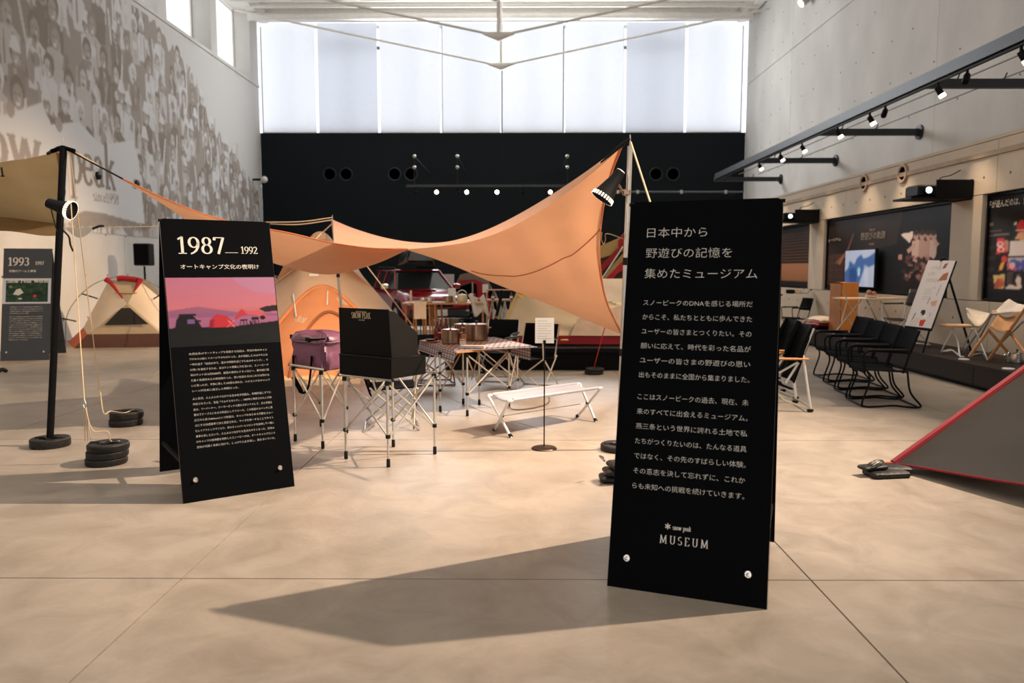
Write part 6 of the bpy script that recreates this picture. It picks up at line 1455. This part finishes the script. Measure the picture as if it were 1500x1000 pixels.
# lighting rail with arms
XRL = 6.1; ZRL = 4.28
rr_ = thing('lighting_rail', 'long black lighting beam on wall arms high along the right wall', 'track', (XRL, 12, ZRL))
rl_m = M('rail_dark_steel', (40, 44, 50), .5, .3)
obj('beam', MB().box((XRL, 14.3, ZRL+.02), (.12, 19.5, .16)), rl_m, rr_, world=True, smooth=False)
obj('track_channel', MB().box((XRL, 14.3, ZRL-.08), (.05, 19.4, .04)), black_metal, rr_, world=True, smooth=False)
for k in range(-1, 4):
    yy = 11.95+4.15*k
    a_ = obj('arm', MB().box(((XRL+XR)/2+.02, yy, ZRL-.02), (XR-XRL, .10, .13)), rl_m, rr_, world=True, smooth=False)
    obj('wall_bracket', MB().lathe([(.15, 0), (.15, .04), (.08, .05), (.08, .09)], (XR, yy, ZRL-.02), 16, Rm=Matrix.Rotation(-PI/2, 3, 'Y')), rl_m, rr_, world=True)
    for xx in (.5, 1.2): obj('wire_hook', MB().tube([(XRL+xx, yy, ZRL+.04), (XRL+xx+.04, yy, ZRL+.14)], .012, 5), rl_m, rr_, world=True)
for dz_, x_ in ((.02, XRL+.75), (.02, XRL+1.35)):
    tag(obj('suspended_wire', MB().tube([(x_, 4, ZRL+dz_+.10), (x_, 24.3, ZRL+dz_+.10)], .012, 5), M('wire_grey', (110, 104, 98), .6)), 'thin wire stretched over the rail arms along the right wall, %s' % ('nearer the rail' if x_ < 7 else 'nearer the wall'), 'wire')
nm = ['rightmost, at the frame edge', 'second from the right, unlit', 'third from the right, lit', 'fourth from the right, unlit', 'fifth from the right, lit', 'sixth from the right, lit', 'seventh from the right, lit', 'eighth from the right, lit', 'farthest left, lit']
proto = None
for k, (px, py, lit) in enumerate(((1496, 74, 1), (1417, 105, 0), (1374, 126, 1), (1297, 158, 0), (1274, 170, 1), (1227, 189, 1), (1175, 208, 1), (1143, 225, 1), (1112, 240, 1))):
    yy = X(px, py, XRL).y
    t = thing('track_spotlight', 'small black spotlight under the long right rail, '+nm[k], 'spotlight', (XRL, yy, ZRL-.10))
    obj('stem', MB().tube([(0, 0, 0), (0, 0, -.09)], .02, 8), black_metal, t)
    R_ = Vector((.55, -.2, -1) if lit else (-.6, -.7, -1)).to_track_quat('Z', 'Y').to_matrix()
    obj('can', MB().lathe([(.04, -.02), (.045, 0), (.045, .13), (.04, .14)], (0, 0, -.08), 16, Rm=R_), black_metal, t)
    if lit:
        obj('lens', MB().lathe([(.046, .10), (.047, .145), (1e-4, .15)], (0, 0, -.08), 16, Rm=R_), bulb, t)
        spot((XRL+.08, yy, ZRL-.36), (XB-.3, yy-.4, .9), 190, .04, 62, 1.0, (1.0, .76, .52))
# spotlights fixed high on the right wall
for k, (yy, lb) in enumerate(((6.45, 'wall spotlight high on the right wall, nearest the camera and above the frame'), (14.5, 'wall spotlight high on the right wall, middle one above the frame'), (22.4, 'bright round wall spotlight high at the top right'))):
    t = thing('wall_spotlight', lb, 'spotlight', (XR-.0, yy, 9.1))
    obj('wall_arm', MB().tube([(-.003, 0, 0), (-.16, 0, .0), (-.16, 0, -.12)], .03, 8), alu, t)
    R_ = Vector((-1, -.2, -.75)).to_track_quat('Z', 'Y').to_matrix()
    obj('can', MB().lathe([(.08, -.12), (.11, -.08), (.12, .14), (.11, .15), (.10, .10)], (-.18, 0, -.16), 18, Rm=R_), alu, t)
    obj('lens', MB().lathe([(.105, .12), (1e-4, .135)], (-.18, 0, -.16), 18, Rm=R_), bulb, t)
# wall fitting on the left, at the black corner
t = thing('wall_spotlight', 'small round fitting low on the left wall by the black corner', 'spotlight', (XL+.0, 27.4, 4.6)); obj('wall_arm', MB().tube([(.003, 0, 0), (.35, 0, 0)], .04, 8), black_metal, t); obj('globe', MB().ball((.42, 0, 0), .12, 12), white_tube, t)
for px, py, lb in ((141, 257, 'small dark round camera on the left wall over the crowd picture lettering'), (198, 269, 'small dark round fitting on the left wall, over the banner edge')):
    p = X(px, py, XL); t = thing('wall_fitting', lb, 'fitting', (XL+.014, p.y, p.z)); obj('dome', MB().lathe([(.10, 0), (.09, .06), (1e-4, .10)], (0, 0, 0), 16, Rm=Matrix.Rotation(PI/2, 3, 'Y')), black_pl, t); obj('ring', MB().lathe([(.13, 0), (.12, .02), (.10, .02)], (0, 0, 0), 16, Rm=Matrix.Rotation(PI/2, 3, 'Y')), alu, t)
# ================================================================ THINGS ON THE PLATFORM
PZ = .311
# black counter at the far end
co = thing('counter', 'black counter with a cluttered pale top behind the museum sign edge', 'counter', (5.65, 17.6, 0))
obj('body', MB().box((-.35, 0.3, .46), (1.1, 1.4, .88)), sign_black, co, smooth=False); obj('worktop', MB().box((-.35, .3, .915), (1.16, 1.46, .03)), black_metal, co, smooth=False)
obj('plinth', MB().box((-.35, .3, .01), (1.0, 1.3, .02)), black_pl, co, smooth=False)
for px, lb, m_ in ((1158, 'black pan on the dark counter', black_pl), (1168, 'pale bowl on the dark counter, middle of its row', cream_fab), (1179, 'white tin on the dark counter, rightmost of its row', white_paper)):
    p = Y(px, 424, 17.6); t = thing('kitchen_pot', lb, 'pot', (p.x, 17.6, .931)); obj('body', MB().lathe([(.08, 0), (.10, .02), (.10, .09), (.09, .09), (.085, .02)], (0, 0, 0), 16), m_, t); obj('handle', MB().tube([(.1, 0, .07), (.16, 0, .09)], .012, 6), black_pl, t)
# dark chair behind the counter
camp_chair((6.25, 17.3, 0), math.radians(-80), 'small dark folding chair against the wall between counter and box', backh=.84, w_=.46, frame=black_metal)
# lit plywood box
pb_ = thing('plywood_box', 'upright orange plywood box on the platform beside the oak folding table', 'box', (6.2, 14.35, PZ))
bh = X(1235, 414, 6.0).z-PZ
xl_, xr_ = Y(1220, 450, 14.5).x, Y(1254, 450, 14.5).x
wbx = xr_-xl_
for c, d in (((0, 0, bh/2), (wbx*.6, .02, bh)), ((-wbx*.5, .25, bh/2), (.02, .5, bh)), ((wbx*.3, .25, bh/2), (.02, .5, bh)), ((0, .5, bh/2), (wbx*.6, .02, bh)), ((-.05, .25, bh-.01), (wbx*.8, .5, .02))):
    pass
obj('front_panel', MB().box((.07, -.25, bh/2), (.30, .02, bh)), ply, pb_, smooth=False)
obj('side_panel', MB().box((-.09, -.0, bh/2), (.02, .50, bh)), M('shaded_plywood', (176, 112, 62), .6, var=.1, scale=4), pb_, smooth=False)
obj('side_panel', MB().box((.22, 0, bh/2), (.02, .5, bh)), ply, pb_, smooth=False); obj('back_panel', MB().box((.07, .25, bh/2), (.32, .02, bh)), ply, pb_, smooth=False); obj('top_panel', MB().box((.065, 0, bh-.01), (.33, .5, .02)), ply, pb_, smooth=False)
pb_.location = (Y(1238, 480, 14.6).x-.05, 14.75, PZ)
# oak folding table on crossed aluminium legs
yt = 13.1; tx0, tx1 = Y(1229, 436, yt).x, Y(1318, 436, yt).x
ft = thing('folding_table', 'oak-topped folding table with crossed aluminium legs on the platform', 'table', ((tx0+tx1)/2, yt, PZ))
tz_ = Y(1270, 437, yt).z
tx1 = min(tx1, 6.62)
for k in range(3): obj('plank', MB().box(((tx0+tx1)/2, yt-.2+.2*k, tz_), (tx1-tx0, .19, .02)), M('pale_oak', (226, 190, 150), .5, var=.08), ft, world=True, smooth=False)
for yy in (yt-.25, yt+.25):
    for a, b in (((tx0+.0, PZ+.012), (tx0+.50, tz_-.02)), ((tx0+.52, PZ+.012), (tx0+.02, tz_-.02))):
        obj('leg', MB().tube([(a[0], yy, a[1]), (b[0], yy, b[1])], .012, 8), alu, ft, world=True)
obj('brace', MB().tube([(tx1-.1, yt-.25, PZ+.012), (tx1-.45, yt-.25, tz_-.02)], .012, 8), alu, ft, world=True)
obj('brace', MB().tube([(tx1-.1, yt+.25, PZ+.012), (tx1-.45, yt+.25, tz_-.02)], .012, 8), alu, ft, world=True)
obj('folded_leg', MB().tube([(tx0-.05, yt-.28, tz_+.13), (tx0+.02, yt-.28, tz_-.02), (tx0-.06, yt-.28, PZ+.3)], .011, 6), alu, ft, world=True)
for px, lb, c in ((1273, 'round brown figure on the oak folding table, left of two', M('brown_ornament', (176, 124, 92), .5)), (1280, 'round brown figure on the oak folding table, right of two', M('brown_ornament', (176, 124, 92), .5))):
    p = Y(px, 432, yt); t = thing('table_ornament', lb, 'ornament', (p.x, yt, tz_+.011)); obj('dish', MB().lathe([(.03, 0), (.06, .02), (.065, .04), (.05, .03), (1e-4, .015)], (0, 0, 0), 16), white_paper, t); obj('head', MB().ball((0, 0, .09 if px < 1275 else .07), .045, 12), c, t); obj('red_band', MB().lathe([(.05, .028), (.056, .035)], (0, 0, 0), 12), red_fab, t)
# cushions
for k, (px, z, c, lb) in enumerate(((1203, 0, black_fab, 'black folded mat at the bottom of the cushion pile on the platform'), (1203, .06, red_fab, 'red folded sleeping bag in the pile on the platform'), (1204, .14, cream_fab, 'cream cushion on top of the pile on the platform'))):
    t = thing('cushion', lb, 'cushion', (6.0+.02*k, 15.42-.03*k, PZ+z), .06*k)
    hh = .058 if k == 0 else .078 if k == 1 else .09
    obj('pad', MB().grid(lambda u, v: Vector(((u-.5)*.44*(1-.1*abs(2*v-1)), (v-.5)*.7, hh*(.35+.65*math.sin(PI*u)**.4*math.sin(PI*v)**.4)+.02*math.sin(9*u+4*v)*(k > 0))), 14, 14).grid(lambda u, v: Vector(((u-.5)*.44*(1-.1*abs(2*v-1)), (v-.5)*.7, .0)), 4, 4), c, t)
    obj('piping', MB().tube([(-.2, -.34, hh*.35), (.2, -.34, hh*.35)], .008, 6), c, t)
t = thing('puck_light', 'white round puck on the platform edge below the cushion pile', 'puck', (5.85, 14.45, PZ)); obj('disc', MB().lathe([(.05, 0), (.06, .004), (.06, .02), (.055, .024), (1e-4, .025)], (0, 0, 0), 18), white_paper, t); obj('lens', MB().lathe([(.035, .026), (1e-4, .027)], (0, 0, 0), 14), white_tube, t)
for px, py, lb in ((1412, 527, 'white round puck on the platform edge, under the white sling chair'), (1477, 541, 'white round puck on the platform edge, beside the steel pot')):
    p = F(px, py, PZ); t = thing('puck_light', lb, 'puck', p); obj('disc', MB().lathe([(.055, 0), (.066, .004), (.066, .014), (.06, .018), (1e-4, .019)], (0, 0, 0), 20), white_paper, t); obj('lens', MB().lathe([(.035, .020), (1e-4, .021)], (0, 0, 0), 14), white_tube, t)
# black folding chair with white legs on the platform
camp_chair((6.08, 12.1, PZ), math.radians(-75), 'black canvas chair with white tube legs on the platform, left of the white poster', frame=white_tube, backh=.86, w_=.50, seatc=M('dark_brown_canvas', (46, 34, 30), .8))
# white poster on an easel
pe = thing('poster_easel', 'tilted white poster board on a black easel, on the platform', 'poster', (6.1, 11.6, PZ))
def PP(px, py, y): return Y(px, py, y)
k1, k2, k3, k4 = Y(1360, 381, 11.3), Y(1400.5, 382, 10.9), Y(1366, 482, 10.85), Y(1325, 478, 11.25)
k1.x = min(k1.x, 6.55); k2.x = min(k2.x, 6.62)
dU = k2-k1; dV = k4-k1
nrm = dU.cross(dV).normalized(); nrm = nrm if nrm.y > 0 else -nrm
obj('board', MB().slab([k1, k1+dU, k1+dU+dV, k4], nrm*.025), black_pl, pe, world=True, smooth=False)
cv = Canvas(60, 120, (226, 218, 216)); r = random.Random(5)
for i, (y, w_) in enumerate(((14, 20), (25, 13), (37, 24))): pass
for i in range(5): cv.rect(16, 52+i*4.2, 16+r.uniform(12, 18), 53+i*4.2, (190, 180, 178))
cv.poly([(39, 6), (46, 4), (45, 13), (38, 15)], (150, 96, 90)); cv.poly([(44, 24), (54, 20), (56, 34), (37, 37)], (176, 110, 84)); cv.line((48, 44), (46, 62), 1.5, (176, 140, 126)); cv.poly([(38, 74), (52, 70), (52, 80), (44, 82)], (216, 170, 146)); cv.line((34, 66), (33, 78), 2, (180, 130, 110)); cv.rect(34, 48, 37, 50, (190, 150, 110))
cv.ell(30, 94, 5.5, 5.5, (44, 46, 46)); cv.ell(27, 97, 2.5, 1.5, (240, 240, 240)); cv.poly([(44, 92), (52, 96), (46, 102)], (206, 200, 206)); cv.ell(38, 100, 3, 2, (240, 238, 236)); cv.poly([(30, 107), (42, 106), (40, 118), (31, 118)], (206, 70, 44))
for x in (12, 17, 22, 26): cv.line((x, 104), (x-2, 118), 1.3, (196, 170, 120))
cv.line((14, 96), (12, 108), 2, (70, 66, 64))
picture('poster_print', cv, k1-nrm*.002, dU*.985, dV*.985, MATS['photo_print'], pe, world=True)
ui, vi = dU.normalized(), -dV.normalized()
ptxt = M('faint_print', (176, 168, 168), .7)
for s_, v, w_ in (('LONG', .135, .36), ('LIFE', .225, .24), ('DESIGN', .32, .45)): 
    g = jtext(s_, -.01); obj('poster_lettering', Txt().put(g, k1+dU*.2+dV*v-nrm*.004, ui, vi, width=dU.length*w_, height=.075), ptxt, pe, world=True, smooth=False)
for a, b in ((k4+dU*.1, k1+dU*.3), (k4+dU*.9, k1+dU*.7)):
    fo = a+(a-b)*((a.z-PZ)/(b.z-a.z)); obj('easel_leg', MB().tube([fo+Vector((0, 0, .01))+nrm*.02, b+nrm*.045], .014, 8), black_metal, pe, world=True)
bk = Y(1397, 518, 11.2); bk = Vector((6.56, 11.15, PZ+.012)); obj('easel_leg', MB().tube([bk, k1+dU*.5+nrm*.05], .016, 8), black_metal, pe, world=True)
obj('ledge', MB().tube([k4+Vector((0, -.0, -.01))+nrm*.01, k4+dU+Vector((0, 0, -.01))+nrm*.01], .014, 6), black_metal, pe, world=True); obj('easel_clip', MB().box(k1+dU*.5+Vector((0, 0, .02))+nrm*.02, (.08, .04, .05), b=.008), black_pl, pe, world=True)
# aluminium side table with tan top and white sling chair, wooden-legged tan chair
def tubes(par, lst, r, mat, name='leg'):
    for pts in lst: obj(name, MB().tube(smooth_pts(pts, 4) if len(pts) > 2 else pts, r, 8), mat, par, world=True)
yq = 10.35
def W_(px, py, y=yq): return Y(px, py, y)
wc = thing('sling_chair', 'white canvas sling chair with aluminium tube legs on the platform', 'chair', (6.1, 10.3, PZ))
def grd(px, py):
    p = F(px, py, PZ+.012); p.x = min(p.x, 6.6); return p
obj('seat', MB().grid(lambda u, v: Y(1415, 451, 10.45).lerp(Y(1453, 460, 10.35), u).lerp(Y(1418+34*u, 457+21*math.sin(PI*min(1, u*.9+.12)), 9.95), v), 14, 8), M('white_canvas', (232, 220, 204), .8, trans=.1), wc, world=True, solid=.008)
obj('back_sling', MB().grid(lambda u, v: Y(1452, 461, 10.2).lerp(Y(1512, 455, 9.4), u).lerp(Y(1456+56*u, float(np.interp(u, [0, .12, .38, .6, 1], [458, 452, 437, 444, 450])), 10.3-.8*u), v), 10, 10), MATS['white_canvas'], wc, world=True, solid=.008)
tubes(wc, [[Y(1416, 453, 10.2), grd(1446, 526)], [Y(1455, 456, 10.1), grd(1437, 517)+Vector((0, .2, 0)), grd(1420, 521)], [Y(1453, 458, 10.4), grd(1412, 515)], [grd(1446, 526), grd(1440, 518), grd(1424, 520)], [Y(1500, 470, 9.8), grd(1482, 517)]], .013, alu)
sd = thing('side_table', 'low tan-topped side table with bent aluminium legs, left of the white sling chair', 'table', (6.0, 10.9, PZ))
obj('top', MB().box((0, 0, 0), (.01, .01, .01)), wood, sd) if False else obj('top', MB().slab([Y(1382, 434.5+0, 10.95)*1.0, Y(1425, 434.5, 10.95), Y(1425, 435.5, 10.5), Y(1384, 436, 10.5)], (0, 0, .0)), wood, sd, world=True) if False else None
zt3 = Y(1400, 477, 10.8).z
obj('top', MB().box((Y(1404, 477, 10.8).x, 10.8, zt3), (.42, .34, .02), b=.006), wood, sd, world=True); obj('top_pad', MB().box((Y(1404, 477, 10.8).x, 10.8, zt3+.014), (.34, .28, .008)), M('tan_pad', (232, 200, 160), .6), sd, world=True)
tubes(sd, [[Y(1395, 481, 10.7), Y(1403, 500, 10.7), grd(1406, 521)+Vector((0, .0, 0)), grd(1412, 522)], [Y(1397, 481, 10.7), grd(1379, 515), grd(1393, 513)], [Y(1424, 481, 10.9), grd(1409, 512)], [grd(1379, 515), grd(1393, 512), grd(1406, 521)]], .011, white_tube)
wd = thing('wooden_chair', 'tan canvas chair with crossed wooden legs on the platform at the right edge', 'chair', (6.2, 9.8, PZ))
obj('seat', MB().grid(lambda u, v: Y(1462, 460, 10.0).lerp(Y(1492, 457, 9.9), u).lerp(Y(1450, 478, 9.6).lerp(Y(1484, 480, 9.6), u), v)+Vector((0, 0, -.06*math.sin(PI*u))), 10, 8), M('tan_canvas', (206, 158, 116), .8, trans=.15), wd, world=True, solid=.008)
fx = lambda px, py, y: Vector((min(Y(px, py, y).x, 6.6), y, max(Y(px, py, y).z, PZ+.03)))
for a, b in ((grd(1449, 527)+Vector((0, 0, .02)), Y(1503, 450, 9.4)), (Y(1457, 456, 10.1), fx(1510, 528, 9.3)), (fx(1420, 522, 10.0), Y(1449, 481, 9.9)), (Y(1447, 482, 9.9), fx(1480, 520, 9.9))):
    obj('leg', MB().tube([a, b], .019, 8), wood, wd, world=True)
obj('rail', MB().tube([Y(1452, 460, 10.1), Y(1503, 454, 9.6)], .016, 8), alu, wd, world=True)
pt = pot(F(1489, 531, PZ), .11, .12, 'steel pot on the platform edge beside the dark tent', mat=chrome, lid=True)
# ================================================================ ROW OF BLACK CHAIRS
def sled_chair():
    t = thing('black_chair', 'x', 'chair', (0, 0, 0), 0, 'black folding chairs lined up before the platform')
    hw = .27   # local: -x = front, y = width
    for s in (-1, 1):
        y = s*hw
        obj('arm_tube', MB().tube(smooth_pts([(-.26, y, .40), (-.27, y, .56), (-.24, y, .61), (-.15, y, .62), (.20, y, .60)], 4), .013, 8), black_metal, t)
        obj('arm_pad', MB().box((-.02, y, .632), (.40, .05, .022), b=.008), black_pl, t)
        obj('leg', MB().tube(smooth_pts([(-.24, y, .42), (-.20, y, .30), (-.27, y, .06), (-.24, y, .016), (-.12, y, .016), (.05, y, .03), (.2, y, .018), (.30, y, .016), (.33, y, .04), (.22, y, .18), (.18, y, .40)], 4), .011, 8), black_metal, t)
        obj('back_post', MB().tube([(.14, y*.95, .38), (.20, y*.95, .60), (.29, y*.95, .84)], .013, 8), black_metal, t)
        obj('seat_rail', MB().tube([(-.26, y, .42), (.18, y, .40)], .012, 8), black_metal, t)
    for x, z in ((-.26, .018), (.31, .018)): obj('cross_tube', MB().tube([(x, -hw, z), (x, hw, z)], .011, 8), black_metal, t)
    obj('seat', MB().grid(lambda u, v: Vector((-.25+.42*u, (v-.5)*2*hw, .425-.02*u-.03*math.sin(PI*v))), 6, 8), black_fab, t, solid=.012)
    obj('seat_hem', MB().box((-.25, 0, .40), (.02, 2*hw*.96, .05), b=.004), black_fab, t)
    obj('backrest', MB().grid(lambda u, v: Vector((.205+.085*u+.03*math.sin(PI*v), (v-.5)*2*hw, .60+.24*u)), 5, 10), black_fab, t, solid=.014)
    return t
ch = sled_chair()
lbs = ['black folding chair in the row before the platform, nearest the camera', 'second black folding chair of the row before the platform, counted from the nearest', 'third black folding chair of the row before the platform, counted from the nearest', 'farthest black folding chair of the row before the platform']
for k, (x, y) in enumerate(((4.02, 8.50), (4.16, 9.16), (4.29, 9.82), (4.42, 10.48))):
    rz = math.radians(-6+k*1.5)
    if k == 0: ch.location = (x, y, 0); ch.rotation_euler = (0, 0, rz); ch['label'] = lbs[0]; o = ch
    else: o = dup(ch, (x, y, 0), rz, lbs[k])
# low chairs with wooden arms half hidden behind the museum sign
def low_chair():
    t = thing('low_chair', 'x', 'chair', (0, 0, 0), 0, 'low wooden-armed chairs behind the museum sign')
    hw = .27
    for s in (-1, 1):
        y = s*hw
        obj('armrest', MB().box((-.05, y, .56), (.46, .05, .022), b=.008), wood, t)
        obj('leg', MB().tube([(-.30, y, .02), (-.22, y, .35), (.10, y, .545)], .012, 8), alu, t)
        lg = obj('leg', MB().tube([(.12, y, .60), (.17, y, .30), (.22, y, .02)], .013, 8), white_tube, t); obj('foot', MB().box((.21, y, .02), (.06, .05, .03), b=.006), black_pl, lg)
        obj('runner', MB().tube([(.22, y, .022), (-.05, y, .12), (-.26, y, .30)], .010, 8), alu, t)
        obj('back_frame', MB().tube([(-.05, y, .30), (.10, y, .56), (.22, y, .88)], .013, 8), alu, t)
        obj('back_sleeve', MB().tube([(.08, y*.95, .52), (.15, y*.93, .72), (.23, y*.92, .90)], [.03, .034, .026], 8), black_fab, t)
    obj('seat', MB().grid(lambda u, v: Vector((-.26+.30*u, (v-.5)*2*hw*.95, .36-.12*u-.03*math.sin(PI*v))), 6, 8), black_fab, t, solid=.010)
    obj('backrest', MB().grid(lambda u, v: Vector((.04+.19*u+.03*math.sin(PI*v), (v-.5)*2*hw*.95, .30+.60*u)), 8, 8), black_fab, t, solid=.010)
    obj('rear_bar', MB().tube([(.2, -hw, .06), (.2, hw, .06)], .010, 8), alu, t)
    return t
lc = low_chair()
F1 = F(1187, 603)
lc.location = (F1.x-.20, F1.y+.27, 0); lc['label'] = 'low black chair with oak arms beside the museum sign, the nearer'
lc.rotation_euler = (0, 0, math.radians(-4))
F2 = F(1178, 584)
dup(lc, (F2.x-.30, F2.y+.25, 0), math.radians(-4), 'low black chair with oak arms beside the museum sign, the farther')
